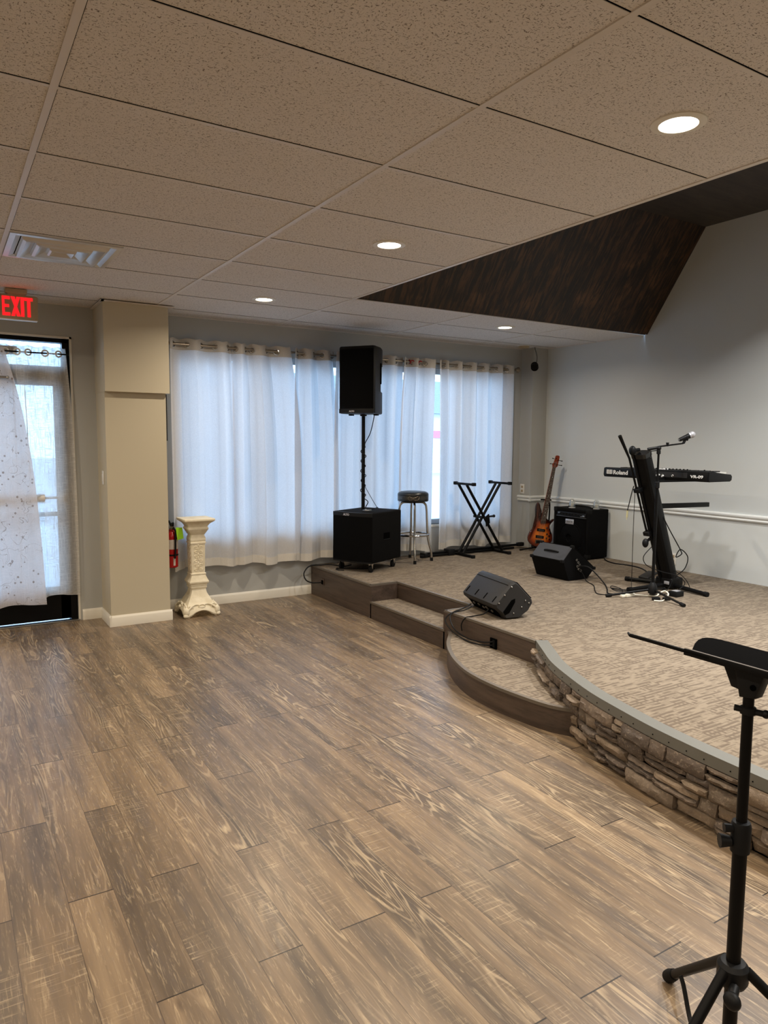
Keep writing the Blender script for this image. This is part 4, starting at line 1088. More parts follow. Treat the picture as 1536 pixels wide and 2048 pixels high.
# ------------------------------------------------------------------ bass amp with jars
t = thing('bass_amplifier', 'black bass amplifier with silver badge against the right wall', 'amplifier', (6.01, 5.585, SH))
ax0_, ax1_, ay0, ay1, az1 = 5.862, 6.172, 5.335, 5.845, .840
obj('cabinet', MB().box(ax0_ + .02, ax1_, ay0, ay1, SH + .012, az1, .010, 2), 'carpetbox', t)
fm = MB(); fx_ = ax0_
for a in ((ay0, ay1, az1 - .035, az1 - .002), (ay0, ay1, SH + .012, SH + .04), (ay0, ay0 + .03, SH + .012, az1 - .002), (ay1 - .03, ay1, SH + .012, az1 - .002)):
    fm.box(fx_, fx_ + .03, a[0], a[1], a[2], a[3], .004)
obj('front_frame', fm, 'carpetbox', t)
obj('grille_cloth', MB().box(fx_ + .012, fx_ + .022, ay0 + .02, ay1 - .02, SH + .03, .745), 'grille', t)
cp = obj('control_panel', MB().box(fx_ + .004, fx_ + .02, ay0 + .04, ay1 - .04, .750, .800, .002), 'black', t)
for k in range(8): obj('control_knob', MB().tube([(fx_ + .004, ay1 - .10 - .043 * k, .776), (fx_ - .010, ay1 - .10 - .043 * k, .776)], [.010, .008], 12), 'rubber', cp)
obj('panel_trim', MB().box(fx_ + .001, fx_ + .006, ay0 + .035, ay1 - .035, .745, .7485).box(fx_ + .001, fx_ + .005, ay0 + .06, ay0 + .12, .758, .776, .001).box(fx_ + .001, fx_ + .005, ay1 - .09, ay1 - .06, .776, .788, .001), 'steel', cp)
bd_ = obj('badge', MB().box(fx_ + .006, fx_ + .013, 5.555, 5.675, .665, .720, .003), 'badge', t)
obj('badge_lettering', text_mb('CRATE', .031, (fx_ + .005, 5.668, .681), (0, -1, 0), (0, 0, 1), .002, .0004, 1.05), 'greycable', bd_)
obj('speaker_ring', MB().torus((fx_ + .012, 5.60, .515), (1, 0, 0), .165, .006, 40, 8).lathe([(.158, .0), (.11, .02), (.045, .03), (.04, .018), (.0001, .014)], (fx_ + .013, 5.60, .515), (-1, 0, 0), 36), 'grille', t)
cn = MB()
for y in (ay0, ay1):
    for z in (SH + .012, az1): cn.box(fx_ - .003, fx_ + .05, y - .004 if y == ay0 else y - .045, y + .045 if y == ay0 else y + .004, z - .045 if z == az1 else z - .002, z + .003 if z == az1 else z + .045, .006)
obj('corner_guards', cn, 'rubber', t)
obj('strap_handle', MB().tube(bez([(6.01, 5.42, az1 + .002), (6.01, 5.47, az1 + .018), (6.01, 5.60, az1 + .022), (6.01, 5.72, az1 + .018), (6.01, 5.77, az1 + .002)]), .009, 8), 'rubber', t)
obj('rubber_foot', MB().box(5.89, 5.93, 5.36, 5.40, SH, SH + .014).box(5.89, 5.93, 5.78, 5.82, SH, SH + .014).box(6.11, 6.15, 5.36, 5.40, SH, SH + .014).box(6.11, 6.15, 5.78, 5.82, SH, SH + .014), 'rubber', t)
for jx, jy, lab in ((5.945, 5.655, 'clear glass jar on the amplifier top nearer the bass guitar'), (6.075, 5.425, 'clear glass jar on the amplifier top nearer the keyboard')):
    t = thing('glass_jar', lab, 'jar', (jx, jy, az1), 'clear jars on the amplifier')
    obj('glass', MB().lathe([(.0001, .001), (.033, .001), (.036, .008), (.034, .05), (.033, .062), (.026, .085), (.013, .098), (.0001, .10)], (jx, jy, az1), seg=24), 'jar', t)
    obj('base', MB().lathe([(.0001, 0), (.036, 0), (.036, .004), (.030, .006), (.0001, .006)], (jx, jy, az1), seg=24), 'plate', t)
    obj('inner_cup', MB().lathe([(.0001, .012), (.018, .012), (.020, .045), (.014, .05), (.0001, .05)], (jx, jy, az1), seg=16), 'keywhite', t)
tag(obj('power_cable', MB().tube(bez([(6.12, 5.33, .312), (6.02, 5.22, .307), (5.95, 5.06, .307), (5.98, 4.85, .307), (5.92, 4.66, .307), (5.72, 4.42, .307), (5.60, 4.3, .307)]), .006, 7), 'cable'), 'black cable running along the carpet from the amplifier to the column stand', 'cable')

# ------------------------------------------------------------------ floor monitors
yv0, yv1 = 4.60, 5.02
t = thing('floor_monitor', 'black wedge floor monitor with a top handle in front of the amplifier', 'floor monitor', (4.95, 4.8, SH))
sec = [(4.748, .487), (4.872, .610), (5.158, .392), (5.065, SH + .004), (4.822, SH + .004)]
obj('cabinet', MB().prism([(x, yv0, z) for x, z in sec], (0, yv1 - yv0, 0), bev=.006), 'carpetbox', t)
ntop = V((-(.610 - .487), 0, (4.872 - 4.748))).normalized()
A_, B_ = V((4.752, 0, .491)), V((4.868, 0, .606))
obj('top_panel', MB().prism([A_ + V((0, yv0 + .006, 0)) + ntop * .001, B_ + V((0, yv0 + .006, 0)) + ntop * .001, B_ + V((0, yv1 - .006, 0)) + ntop * .001, A_ + V((0, yv1 - .006, 0)) + ntop * .001], ntop * .004), 'wedgecarpet', t)
hm = (A_ + B_) / 2
obj('strap_handle', MB().tube(bez([hm + V((0, yv0 + .12, 0)) + ntop * .006, hm + V((0, yv0 + .14, 0)) + ntop * .013, hm + V((0, 4.81, 0)) + ntop * .017, hm + V((0, yv1 - .14, 0)) + ntop * .013, hm + V((0, yv1 - .12, 0)) + ntop * .006]), .008, 8), 'rubber', t)
jp = obj('jack_panel', MB().prism([(4.90, yv0 - .003, .505), (4.965, yv0 - .003, .455), (4.99, yv0 - .003, .36), (4.91, yv0 - .003, .395)], (0, .004, 0)), 'blackmetal', t)
jk = MB()
for x, z in ((4.915, .49), (4.935, .465), (4.925, .43), (4.955, .44), (4.945, .40), (4.97, .385)): jk.torus((x, yv0 - .005, z), (0, 1, 0), .009, .003, 14, 6)
obj('jacks', jk, 'steel', jp)
obj('grille', MB().prism([(4.885, yv0 + .012, .606), (5.15, yv0 + .012, .403), (5.154, yv0 + .012, .408), (4.889, yv0 + .012, .611)], (0, yv1 - yv0 - .024, 0)), 'grille', t)
cn = MB()
for y in (yv0, yv1 - .03):
    for (x, z) in sec[:3]: cn.box(x - .014, x + .014, y - .003, y + .033, z - .014, z + .014, .005)
obj('corner_guards', cn, 'rubber', t)
# two leads from it to the microphone stand
tag(obj('monitor_cable', MB().tube(bez([(4.96, 4.595, .43), (5.00, 4.53, .425), (5.03, 4.45, .36), (4.98, 4.32, .308), (4.84, 4.17, .306), (4.70, 4.03, .306), (4.78, 3.96, .306), (4.86, 3.93, .306)]), .006, 7), 'cable'), 'thicker black cable from the rear floor monitor to the microphone stand foot', 'cable')
tag(obj('monitor_cable', MB().tube(bez([(4.95, 4.593, .40), (4.955, 4.55, .36), (4.945, 4.50, .308), (4.86, 4.34, .305), (4.72, 4.20, .305), (4.62, 4.08, .305), (4.66, 4.00, .305), (4.76, 3.97, .305)]), .004, 7), 'cable'), 'thinner black cable from the rear floor monitor to the microphone stand foot', 'cable')

# front wedge: powered plastic cabinet on its side, turned slightly
t = thing('floor_monitor', 'dark grey plastic floor monitor at the stage edge above the curved step', 'floor monitor', (3.45, 4.04, SH))
lgd = V((.1837, .983, 0)); cr = V((.983, -.1837, 0)); o_ = V((3.355, 3.80, 0))
def W(l, c, z): return o_ + lgd * l + cr * c + V((0, 0, z))
LEN = .50
# cross-section (c across the stage, z): rear panel A-B, top edge, front baffle, floor, jack recess
sec = [(-.075, .412), (-.060, .398), (-.068, .404)]
sec = [(-.082, .415), (.052, .560), (.082, .572), (.112, .556), (.235, .432), (.242, .405), (.205, .350), (.128, SH + .002), (.012, SH + .002), (-.02, .345), (-.076, .392)]
mb = MB(); N = len(sec); L_ = [(0, .90), (.012, .965), (.03, 1.), (LEN - .03, 1.), (LEN - .012, .965), (LEN, .90)]
cm = (sum(p[0] for p in sec) / N, sum(p[1] for p in sec) / N); vs = []
for l, k in L_:
    for c, z in sec: vs.append(W(l, cm[0] + (c - cm[0]) * k, max(SH, cm[1] + (z - cm[1]) * k)))
fc = [(i * N + k, i * N + (k + 1) % N, (i + 1) * N + (k + 1) % N, (i + 1) * N + k) for i in range(len(L_) - 1) for k in range(N)] + [tuple(range(N)), tuple((len(L_) - 1) * N + k for k in range(N - 1, -1, -1))]
mb._add(vs, fc); obj('cabinet', mb, 'wedgegrey', t, 28)
bk = V((.134, 0, .145)).normalized(); nb = V((-.145, 0, .134)).normalized()
def Bk(l, f, d=0.):    # point on the rear panel
    c = -.082 + .134 * f; z = .415 + .145 * f; n_ = nb; return W(l, c + n_.x * d, z + n_.z * d)
sl = MB()
for l in (.05, .18, .31, .45): sl.prism([Bk(l - .005, .08, -.002), Bk(l + .005, .08, -.002), Bk(l + .005, .34, -.002), Bk(l - .005, .34, -.002)], (Bk(0, 0, .004) - Bk(0, 0, 0)))
obj('slots', sl, 'darkgap', t)
obj('seam', MB().tube([Bk(.02, .90, .001), Bk(LEN - .02, .90, .001)], .0015, 5), 'darkgap', t)
obj('grille', MB().prism([W(.03, .115, .556), W(.03, .236, .434), W(LEN - .03, .236, .434), W(LEN - .03, .115, .556)], (.004, 0, .004)), 'grille', t)
obj('jack_panel', MB().prism([W(.05, .008, .308), W(.05, -.064, .392), W(LEN - .05, -.064, .392), W(LEN - .05, .008, .308)], (-.003, 0, -.003)), 'darkgap', t)
jk = MB()
for l, f in ((.12, .45), (.18, .62), (.24, .5), (.30, .6), (.38, .55)): jk = MB(); jk.torus(W(l, .008 - .072 * f - .006, .308 + .084 * f - .004), (-.7, 0, -.6), .010, .003, 14, 6); obj('jack', jk, 'steel', t)
sc2 = MB()
for c, z in ((.055, .535), (.0, .48), (-.045, .425), (.17, .43), (.14, .385), (.075, .345), (.2, .41)): sc2.ball(W(-.001, c, z), .006, u=10, v=6)
obj('screws', sc2, 'steel', t)
obj('end_handle', MB().prism([W(-.002, -.01, .36), W(-.002, .055, .44), W(-.002, .085, .45), W(-.002, .085, .425), W(-.002, .04, .35), W(-.002, .005, .335)], lgd * .004), 'darkgap', t)
for nm, lab, P_ in (('power_cable', 'black cable from the front floor monitor looping low to the riser outlet', [(3.30, 4.10, .345), (3.23, 4.10, .325), (3.16, 4.16, .30), (3.11, 4.17, .25), (3.12, 4.10, .185), (3.12, 3.98, .160), (3.11, 3.86, .158), (3.13, 3.75, .165), (3.158, 3.69, .175)]),
                    ('signal_cable', 'second black cable looping from the front floor monitor to the riser outlet', [(3.31, 4.12, .36), (3.24, 4.13, .33), (3.17, 4.15, .308), (3.13, 4.14, .27), (3.125, 4.07, .20), (3.14, 3.95, .166), (3.14, 3.84, .170), (3.14, 3.74, .185), (3.158, 3.685, .200)]),
                    ('signal_cable', 'third black cable dropping over the riser from the front floor monitor', [(3.32, 3.93, .36), (3.28, 3.93, .33), (3.22, 3.98, .308), (3.165, 4.00, .298), (3.145, 4.02, .25), (3.15, 4.02, .20)])):
    tag(obj(nm, MB().tube(bez(P_), .0048, 7), 'cable'), lab, 'cable')

# ------------------------------------------------------------------ column keyboard stand and synthesizer
t = thing('keyboard_stand', 'tall leaning black column keyboard stand holding the synthesizer', 'keyboard stand', (5.38, 3.95, SH))
cb0, ct = V((5.385, 3.955, .335)), V((4.945, 3.955, 1.465)); cax = (ct - cb0).normalized(); cn_ = V((cax.z, 0, -cax.x))   # cn_: towards the player
def Cc(f, n_, y): return cb0 + (ct - cb0) * f + cn_ * n_ + V((0, y, 0))
prof = [(.045, -.060), (.052, -.03), (.054, 0), (.052, .03), (.045, .060), (0, .074), (-.040, .070), (-.052, .055), (-.056, 0), (-.052, -.055), (-.040, -.070), (0, -.074)]
def colsec(f0, f1, k0=1., k1=1.):
    mb = MB(); N = len(prof); vs = [Cc(f0, a * k0, b_ * k0) for a, b_ in prof] + [Cc(f1, a * k1, b_ * k1) for a, b_ in prof]
    mb._add(vs, [(k, (k + 1) % N, (k + 1) % N + N, k + N) for k in range(N)] + [tuple(range(N - 1, -1, -1)), tuple(range(N, 2 * N))]); return mb
obj('column', colsec(0, 1), 'blackmetal', t, 25)
obj('top_cap', colsec(.985, 1.015, 1.06, 1.06), 'blackgloss', t, 25)
obj('side_rail', MB().tube([Cc(.02, -.062, .03), Cc(.99, -.062, .03)], .009, 8), 'blackmetal', t)
bs = obj('base_hub', MB().box(5.30, 5.46, 3.87, 4.04, SH + .012, .40, .015, 3), 'blackmetal', t)
obj('logo_plate', MB().box(5.296, 5.301, 3.895, 3.945, .345, .372, .001), 'badge', bs)
for p_ in ((5.31, 4.36, SH + .02), (5.33, 3.55, SH + .02), (4.92, 4.01, SH + .02)):
    d_ = V(p_) - V((5.37, 3.955, SH + .034)); q0 = V((5.37, 3.955, SH + .034))
    lg = obj('leg', MB().tube([q0 + d_ * .1, q0 + d_], [.021, .016], 12), 'blackmetal', t)
    obj('rubber_foot', MB().tube([q0 + d_ * .93, q0 + d_ * 1.01], [.021, .021], 12), 'rubber', lg)
for f, L2, dz in ((.80, .64, -.01), (.60, .78, -.02)):
    a = Cc(f, .04, .04); a.z += 0
    ar = obj('arm', MB().box(0, L2, -.016, .016, -.026, .016, .004, mat=frame((a.x, a.y, a.z), V((1, 0, dz)).normalized(), (0, 1, 0), V((-dz, 0, 1)).normalized())), 'blackmetal', t)
    a2 = Cc(f, .04, -.05)
    obj('arm_bracket', MB().prism([a + V((-.02, -.03, -.07)), a + V((.05, -.03, -.02)), a + V((.05, -.03, .03)), a + V((-.03, -.03, .035))], (0, .06, 0), bev=.004), 'blackmetal', ar)
a = Cc(.80, .04, .04)
ar = obj('arm', MB().box(0, .62, -.014, .014, -.018, .014, .004, mat=frame((a.x, a.y + .05, a.z), V((.86, .5, -.01)).normalized(), V((-.5, .86, 0)).normalized(), (0, 0, 1))), 'blackmetal', t)
# boom tube clipped to the column front
bt = obj('boom_tube', MB().tube([Cc(.42, -.075, .055), Cc(1.0, -.088, .055), V((4.735, 4.01, 1.618))], [.009, .009, .015], 12), 'blackmetal', t)
bt2 = obj('boom_clutch', MB().ball(Cc(1.045, -.05, .04), .032, sx=.8, sz=1.25).tube([Cc(1.045, -.05, .04), Cc(1.03, .02, .03)], .014, 10), 'black', t)
for f in (.43, .76): obj('clip', MB().box(-.03, .03, -.03, .03, -.018, .018, .005, mat=frame(Cc(f, -.075, .045), cn_, (0, 1, 0), cax)), 'black', t)
obj('clamp_knob', MB().tube([Cc(.385, -.05, .04), Cc(.375, -.12, .05)], .012, 10).ball(Cc(.37, -.125, .05), .033, sx=.8, sy=.8, sz=1.2), 'black', t)

t = thing('synthesizer', 'black synthesizer keyboard with white lettering on its back, on the column stand', 'keyboard', (5.44, 4.1, 1.24))
kx, ky0, ky1, kz0, kz1 = 5.285, 3.575, 4.64, 1.246, 1.328
secK = [(kx + .012, kz0), (kx, kz0 + .02), (kx + .006, kz1), (kx + .03, kz1 + .006), (kx + .17, kz1 - .012), (kx + .30, kz1 - .024), (kx + .315, kz1 - .04), (kx + .312, kz0 + .012), (kx + .29, kz0)]
obj('case', MB().prism([(x, ky0, z) for x, z in secK], (0, ky1 - ky0, 0), bev=.004), 'black', t)
obj('end_cheek', MB().prism([(x + .004, ky0 - .012, z) for x, z in secK], (0, .014, 0), bev=.003), 'black', t)
obj('end_cheek', MB().prism([(x + .004, ky1 - .002, z) for x, z in secK], (0, .014, 0), bev=.003), 'black', t)
obj('back_panel', MB().prism([(kx - .0005, 3.76, kz0 + .026), (kx + .003, 3.76, kz1 - .012), (kx + .003, 4.25, kz1 - .012), (kx - .0005, 4.25, kz0 + .026)], (-.003, 0, 0)), 'wedgegrey', t)
kb = MB()
for k in range(36): kb.box(kx + .175, kx + .318, ky0 + .04 + k * .0272, ky0 + .0662 + k * .0272, kz1 - .022, kz1 - .006, .001, 1)
obj('white_keys', kb, 'keywhite', t)
kk = MB()
for k in range(36):
    if k % 7 not in (2, 6): kk.box(kx + .175, kx + .26, ky0 + .0605 + k * .0272, ky0 + .0735 + k * .0272, kz1 - .008, kz1 + .004, .001, 1)
obj('black_keys', kk, 'blackgloss', t)
for i, y in enumerate((4.18, 4.12, 4.06, 4.02, 3.985, 3.95, 3.915, 3.88, 3.845, 3.81, 3.65)):
    obj('control_knob', MB().tube([(kx + .07, y, kz1 + .001), (kx + .07, y, kz1 + .016)], [.007, .006], 10), 'letter' if i in (0,) else 'rubber', t)
obj('display', MB().box(kx + .05, kx + .1, 4.02, 4.08, kz1 - .002, kz1 + .012, .001), 'letter', t)
lg_ = MB()
for k in range(4): lg_.box(kx - .0035, kx - .0005, 4.545, 4.612, 1.274 + .0105 * k, 1.281 + .0105 * k)
for y in (4.548, 4.578, 4.608): lg_.box(kx - .0035, kx - .0005, y - .004, y + .004, 1.274, 1.3125)
obj('logo_mark', lg_, 'letter', t)
obj('lettering', text_mb('Roland', .053, (kx - .002, 4.534, 1.273), (0, -1, 0), (0, 0, 1), .003, .0008, 1.13), 'letter', t)
obj('lettering', text_mb('VR-09', .033, (kx - .002, 3.728, 1.275), (0, -1, 0), (0.0, 0, 1), .003, .0007, 1.40), 'letter', t)
jk = MB()
for y in (4.20, 4.165, 4.13, 4.05, 4.0, 3.9): jk.torus((kx - .003, y, 1.285), (1, 0, 0), .0085, .003, 14, 6)
obj('jacks', jk, 'steel', t)
obj('plug', MB().tube([(kx - .003, 4.03, 1.288), (kx - .04, 4.03, 1.284)], .008, 10).tube([(kx - .003, 3.99, 1.282), (kx - .03, 3.985, 1.277)], .007, 10), 'letter', t)
# leads round the stand
ferr = thing('adapter_cable', 'black power lead with a ferrite bead hanging from the synthesizer to the carpet', 'cable', (5.30, 4.01, SH))
obj('lead', MB().tube(bez([(5.25, 4.02, 1.284), (5.235, 4.02, 1.26), (5.25, 4.02, 1.20), (5.25, 4.022, 1.0), (5.28, 4.0, .86), (5.27, 4.01, .70), (5.29, 3.98, .55), (5.39, 3.83, .42), (5.42, 3.78, .33), (5.38, 3.80, .308)]), .0036, 6), 'cable', ferr)
obj('ferrite_bead', MB().tube([(5.249, 4.022, 1.075), (5.249, 4.022, 1.035)], .010, 10), 'rubber', ferr)
wl = thing('dangling_lead', 'dark lead with a cream plug dangling from the column stand over the chair rail', 'cable', (4.95, 4.05, .92))
obj('lead', MB().tube(bez([(4.945, 4.02, 1.20), (4.96, 4.05, 1.14), (4.97, 4.08, 1.05), (4.975, 4.10, .985)]), .004, 6), 'cable', wl)
obj('plug', MB().tube([(4.975, 4.10, .985), (4.977, 4.105, .925)], .0075, 10).tube([(4.977, 4.105, .925), (4.978, 4.107, .905)], .003, 8), 'plugyellow', wl)
for lab, P_, r_ in (('thin black lead hanging straight down left of the column stand', [(5.10, 4.13, 1.20), (5.11, 4.14, 1.0), (5.11, 4.14, .7), (5.115, 4.14, .42), (5.09, 4.12, .33), (5.02, 4.05, .306), (4.96, 3.98, .306)], .0028),
                    ('black lead looping down the player side of the column stand', [(5.24, 4.10, 1.25), (5.16, 4.0, 1.18), (5.14, 3.93, 1.05), (5.20, 3.86, .86), (5.30, 3.80, .66), (5.31, 3.80, .62), (5.27, 3.82, .60), (5.30, 3.80, .665), (5.36, 3.77, .60), (5.34, 3.78, .50), (5.26, 3.82, .42), (5.22, 3.84, .33), (5.15, 3.86, .306)], .0045),
                    ('coil of thin black cable on the carpet at the microphone stand', [(4.93, 4.02, .306), (4.86, 4.06, .312), (4.80, 4.09, .33), (4.84, 4.12, .34), (4.90, 4.08, .32), (4.86, 4.02, .308), (4.81, 4.06, .315), (4.83, 4.11, .325), (4.93, 4.06, .31), (5.05, 3.98, .306), (5.18, 3.92, .306)], .0038),
                    ('black lead arcing across the lower column stand base', [(5.00, 3.86, .70), (4.93, 3.88, .62), (4.95, 3.86, .55), (5.05, 3.80, .50), (5.18, 3.74, .46), (5.24, 3.70, .40), (5.17, 3.72, .34), (5.05, 3.78, .308), (4.97, 3.84, .306)], .0038)):
    tag(obj('black_lead', MB().tube(bez(P_), r_, 6), 'cable'), lab, 'cable')
# pedal, power strip
t = thing('sustain_pedal', 'dark grey foot pedal on the carpet behind the column stand legs', 'pedal', (5.50, 4.26, SH))
obj('base', MB().box(5.42, 5.58, 4.20, 4.33, SH + .001, SH + .018, .004), 'wedgegrey', t)
obj('treadle', MB().box(0, .15, -.05, .05, 0, .02, .005, mat=frame((5.425, 4.265, SH + .02), V((.96, 0, .28)), (0, 1, 0), V((-.28, 0, .96)))), 'wedgegrey', t)
t = thing('power_adapter', 'small black power adapter on the carpet beside the column stand base', 'power adapter', (5.13, 3.70, SH))
obj('body', MB().box(5.08, 5.18, 3.66, 3.74, SH + .001, SH + .045, .006), 'black', t); obj('label', MB().box(5.10, 5.16, 3.675, 3.725, SH + .045, SH + .0465), 'badge', t)
t = thing('power_strip', 'white extension lead with plugs lying under the microphone stand', 'extension lead', (4.80, 3.85, SH))
obj('socket_block', MB().box(4.72, 4.82, 3.86, 3.905, SH + .001, SH + .032, .007).box(4.68, 4.72, 3.87, 3.90, SH + .002, SH + .024, .005), 'whitecable', t)
obj('cord', MB().tube(bez([(4.82, 3.87, .314), (4.90, 3.80, .310), (4.96, 3.76, .310), (5.00, 3.76, .33), (5.04, 3.74, .345), (5.03, 3.70, .33), (5.0, 3.69, .308), (4.92, 3.65, .307), (4.84, 3.62, .307), (4.80, 3.66, .307)]), .006, 8), 'whitecable', t)
obj('plug', MB().box(4.82, 4.88, 3.66, 3.70, SH + .001, SH + .026, .005), 'black', t)
obj('plug', MB().box(4.90, 4.96, 3.62, 3.66, SH + .001, SH + .024, .005), 'black', t)

# ------------------------------------------------------------------ microphone stand
ms = V((4.92, 3.77, 0))
t = thing('microphone_stand', 'black tripod boom microphone stand before the column stand', 'microphone stand', (ms.x, ms.y, SH))
obj('lower_tube', MB().tube([(ms.x, ms.y, .34), (ms.x, ms.y, 1.21)], .0125, 14), 'blackmetal', t)
obj('clutch', MB().lathe([(.013, 1.195), (.019, 1.20), (.019, 1.245), (.012, 1.25)], ms, seg=16), 'black', t)
obj('upper_tube', MB().tube([(ms.x, ms.y, 1.24), (ms.x, ms.y, 1.50)], .0085, 12), 'blackmetal', t)
obj('hub', MB().lathe([(.015, .325), (.034, .335), (.040, .36), (.032, .40), (.017, .425)], ms, seg=20), 'black', t)
for p_ in ((4.596, 3.96), (4.836, 3.415), (5.24, 3.90)):
    a, b_ = V((ms.x, ms.y, .368)), V((*p_, SH + .014)); dv = (b_ - a)
    lg = obj('leg', MB().tube([a + dv * .08, b_], .0095, 10), 'blackmetal', t)
    obj('rubber_foot', MB().tube([a + dv * .9, a + dv * 1.02], [.014, .0145], 12), 'rubber', lg)
top_ = V((ms.x, ms.y, 1.515)); bl, br_ = V((4.853, 3.811, 1.512)), V((5.086, 3.667, 1.560))
hd_ = obj('boom_head', MB().lathe([(.0085, 1.47), (.016, 1.475), (.016, 1.50), (.012, 1.505)], ms, seg=14).ball(top_ + V((0, 0, .004)), .020, sx=1, sy=1, sz=.9), 'black', t)
obj('wing_screw', MB().tube([top_ + V((-.005, 0, -.01)), top_ + V((-.055, .03, -.02)), top_ + V((-.055, .032, -.065))], .005, 8).ball(top_ + V((-.055, .032, -.072)), .008), 'black', hd_)
obj('boom_arm', MB().tube([bl, top_ + V((0, 0, .018)), br_], .0065, 10), 'blackmetal', t)
obj('counterweight', MB().tube([bl + (bl - br_).normalized() * .01, bl + (br_ - bl).normalized() * .075], .0125, 12), 'black', t)
obj('boom_knob', MB().tube([top_.lerp(br_, .35) + V((0, 0, .004)), top_.lerp(br_, .35) + V((0, 0, .035))], [.008, .013], 12), 'black', t)
obj('clip', MB().tube([br_, br_ + V((.012, -.006, .03))], .011, 10).torus(V((5.105, 3.655, 1.603)), V((.79, -.46, .40)), .020, .005, 16, 6), 'rubber', t)
ma, mb_ = V((5.055, 3.686, 1.586)), V((5.152, 3.626, 1.634)); md = (mb_ - ma).normalized()
t = thing('microphone', 'black handheld microphone with a silver grille clipped on the boom', 'microphone', ma)
obj('handle', MB().tube([ma, ma + md * .01, ma.lerp(mb_, .72)], [.013, .0155, .022], 16), 'black', t)
obj('grille_head', MB().ball(mb_ - md * .012, .0265, u=18, v=12).tube([ma.lerp(mb_, .70), ma.lerp(mb_, .78)], .0245, 16), 'badge', t)
obj('end_ring', MB().tube([ma - md * .003, ma], .0115, 14), 'steel', t)

# ------------------------------------------------------------------ music stand in front
mx, my = 1.585, .936
t = thing('music_stand', 'black tripod music stand with a flat tray, close in front of the stone stage', 'music stand', (mx, my, 0))
obj('upper_pole', MB().tube([(mx, my, .62), (mx, my, .975)], .0125, 18), 'blackmetal', t)
obj('lower_pole', MB().tube([(mx, my, .04), (mx, my, .64)], .0165, 20), 'blackmetal', t)
cl = obj('height_collar', MB().lathe([(.0168, .588), (.022, .590), (.023, .655), (.020, .664), (.0126, .666)], (mx, my, 0), seg=22), 'black', t)
obj('collar_knob', MB().tube([(mx - .02, my + .012, .615), (mx - .040, my + .028, .615)], [.012, .017], 12).tube([(mx - .018, my + .01, .648), (mx - .034, my + .022, .648)], [.009, .011], 10), 'black', cl)
sc3 = obj('clamp_ring', MB().lathe([(.0128, .928), (.0175, .93), (.0175, .946), (.0128, .948)], (mx, my, 0), seg=20).tube([(mx - .02, my + .022, .942), (mx + .02, my - .03, .934)], .0075, 10).ball((mx + .021, my - .031, .934), .010), 'black', t)
hb = obj('tripod_hub', MB().lathe([(.018, .245), (.030, .25), (.036, .262), (.036, .298), (.028, .308), (.0168, .31)], (mx, my, 0), seg=24), 'black', t)
obj('hub_knob', MB().tube([(mx - .03, my - .025, .268), (mx - .062, my - .038, .262)], [.012, .012], 12).ball((mx - .066, my - .042, .261), .021, sx=.8), 'black', hb)
for p_, nm in (((1.735, 1.215, .016), 0), ((1.30, .96, .016), 1), ((1.78, .62, .016), 2)):
    dv = V(p_) - V((mx, my, .292)); a = V((mx, my, .292)) + V((dv.x, dv.y, 0)).normalized() * .030
    lg = obj('leg', MB().tube([a, V(p_)], .0125, 16), 'blackmetal', t)
    e_ = (V(p_) - a).normalized()
    obj('rubber_foot', MB().tube([V(p_) - e_ * .045, V(p_) - e_ * .012, V(p_) + e_ * .006], [.015, .0185, .017], 16), 'rubber', lg)
# tray: near edge at x=1.54, almost level
lip_x, tz = 1.540, 1.053
u_ = V((.215, 0, -.018)).normalized(); nn = V((.018, 0, .215)).normalized()
def Tr(y, d_, h=0.): return V((lip_x, y, tz)) + u_ * d_ + nn * h
yl, yr = 1.060, .72
half = [(1.060, 0), (1.083, .039), (1.112, .088), (1.138, .140), (1.150, .175), (1.150, .196), (1.140, .209), (1.12, .215)]; outl = half + [(1.78 - a_, b_) for a_, b_ in reversed(half)]
tray = obj('tray', MB().prism([Tr(y, d_, 0) for y, d_ in outl], nn * .003), 'traymetal', t)
obj('lip', MB().box(-.002, .004, yr, yl + .02, -.012, .004, .001, mat=frame((lip_x, 0, tz), u_, (0, 1, 0), nn)), 'blackmetal', tray)
obj('lip_glint', MB().tube([V((lip_x + .001, yr, tz + .0045)), V((lip_x + .001, yl, tz + .0045))], .0014, 6), 'badge', tray)  # pale thread along the lip, its highlight put in as colour
obj('extension_arm', MB().box(-.002, .006, yl - .05, 1.245, -.007, .002, .0015, mat=frame((lip_x, 0, tz), u_, (0, 1, 0), nn)).prism([V((lip_x - .002, 1.245, tz - .006)), V((lip_x + .006, 1.245, tz - .006)), V((lip_x + .003, 1.252, tz)), V((lip_x - .001, 1.252, tz))], (0, 0, .005)), 'blackmetal', tray)
bk_ = obj('tilt_bracket', MB().prism([(mx - .018, my + .030, tz - .012), (mx - .018, my - .045, tz - .014), (mx - .018, my - .024, tz - .078), (mx - .018, my + .014, tz - .084)], (.036, 0, 0), bev=.004).prism([(mx - .004, my + .072, tz - .012), (mx - .004, my + .02, tz - .012), (mx - .004, my + .012, tz - .074), (mx - .004, my + .044, tz - .070)], (.05, 0, 0), bev=.004), 'black', t)
obj('bracket_bolt', MB().tube([(mx - .021, my - .020, tz - .052), (mx - .017, my - .020, tz - .052)], .007, 12), 'darkgap', bk_)
tag(obj('floor_cable', MB().tube(bez([(1.665, 1.13, .105), (1.66, 1.115, .085), (1.64, 1.08, .03), (1.60, 1.03, .008), (1.50, .95, .006), (1.40, .84, .006), (1.30, .70, .006)]), .006, 8), 'cable'), 'black cable coming down to the floor beside the front music stand legs', 'cable')

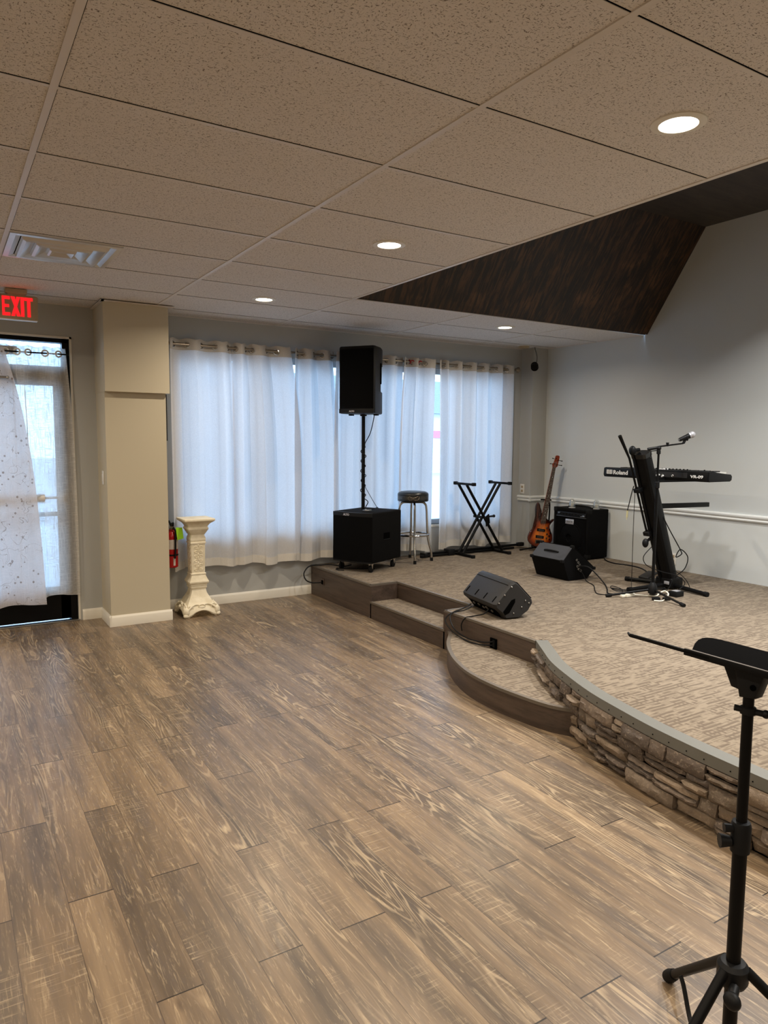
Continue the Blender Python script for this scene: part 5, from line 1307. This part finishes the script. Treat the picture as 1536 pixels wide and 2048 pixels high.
# ------------------------------------------------------------------ outdoors, glimpsed through the gaps
struct('ground_outside', MB().box(-30, 50, WY + T + .01, 70, -.25, -.15), 'asphalt')
t = thing('neighbor_building', 'pale sided building with a red band glimpsed outside between the curtains', 'building', (24, 36, -.15))
sdg = MB()
for k in range(16): sdg.prism([(8, 32, -.15 + .2 * k), (8, 31.97, -.15 + .2 * k), (8, 32, .05 + .2 * k)], (34, 0, 0))
sdg.box(8, 42, 32, 40, -.15, 3.05); obj('wall', sdg, 'siding', t)
obj('roof', MB().prism([(7.6, 31.5, 3.05), (7.6, 40.5, 3.05), (7.6, 36, 5.2)], (34.8, 0, 0)), 'roofgrey', t)
obj('red_band', MB().box(21.5, 25.5, 31.90, 31.97, 1.75, 2.15), 'redsign', t)
wn = MB()
for k in range(9): wn.box(10 + 3.6 * k, 11.4 + 3.6 * k, 31.92, 31.98, .9, 2.0)
obj('windows', wn, 'roofgrey', t)

# ------------------------------------------------------------------ light
wld = bpy.data.worlds.new('overcast_sky'); sc.world = wld; wld.use_nodes = True
nt = wld.node_tree; nt.nodes.clear()
bg_ = nt.nodes.new('ShaderNodeBackground'); ow = nt.nodes.new('ShaderNodeOutputWorld')
bg_.inputs[0].default_value = (.42, .66, 1., 1); bg_.inputs[1].default_value = 5.0
nt.links.new(bg_.outputs[0], ow.inputs[0])

def lamp(name, loc, power, color, size=.11, spread=PI * .9):
    l = bpy.data.lights.new(name, 'AREA'); l.shape = 'DISK'; l.size = size; l.energy = power; l.color = color; l.spread = spread
    o = bpy.data.objects.new(name, l); COL.objects.link(o); o.location = loc; return o
WARM = (1., .85, .66); CW = (1., .975, .94)
PW = 15
for x, y in ((2.227, 1.685), (2.205, 3.537), (2.215, 5.405), (4.691, 5.402)):
    lamp('recessed_lamp', (x, y, CH - .012), PW, WARM)
for x in (-.25, -2.7):                                   # the rest of the ceiling row, out of frame
    for y in (5.40, 3.54, 1.69, -.17, -2.0): lamp('recessed_lamp', (x, y, CH - .012), PW, WARM)
for y in (-.17, -2.0): lamp('recessed_lamp', (2.21, y, CH - .012), PW, WARM)
for x, y in ((3.7, 2.64), (4.9, 2.64), (3.7, .4), (4.9, .4)): lamp('stage_lamp', (x, y, HZ - .02), 36, CW, .12, PI * .66)

# ------------------------------------------------------------------ camera
yaw, pitch, roll = -.5529, -.0984, .0071
r0 = V((math.cos(yaw), math.sin(yaw), 0)); fwd = V((-math.sin(yaw) * math.cos(pitch), math.cos(yaw) * math.cos(pitch), math.sin(pitch)))
up0 = r0.cross(fwd); r1 = r0 * math.cos(roll) + up0 * math.sin(roll); u1 = up0 * math.cos(roll) - r0 * math.sin(roll)
cd = bpy.data.cameras.new('camera'); co_ = bpy.data.objects.new('camera', cd); COL.objects.link(co_)
co_.matrix_world = Matrix(((r1.x, u1.x, -fwd.x, 0), (r1.y, u1.y, -fwd.y, 0), (r1.z, u1.z, -fwd.z, 1.56), (0, 0, 0, 1)))
cd.sensor_fit = 'HORIZONTAL'; cd.sensor_width = 36; cd.lens = 1434. / 1536 * 36; cd.clip_start = .05; cd.clip_end = 200
sc.camera = co_
vs_ = sc.view_settings; vs_.view_transform = 'Standard'; vs_.look = 'None'; vs_.gamma = 1; vs_.exposure = .38
try: vs_.use_curve_mapping = False
except Exception: pass
cy = sc.cycles; cy.use_denoising = True; cy.max_bounces = 10; cy.diffuse_bounces = 6; cy.transparent_max_bounces = 16; cy.sample_clamp_indirect = 6; cy.caustics_reflective = False; cy.caustics_refractive = False
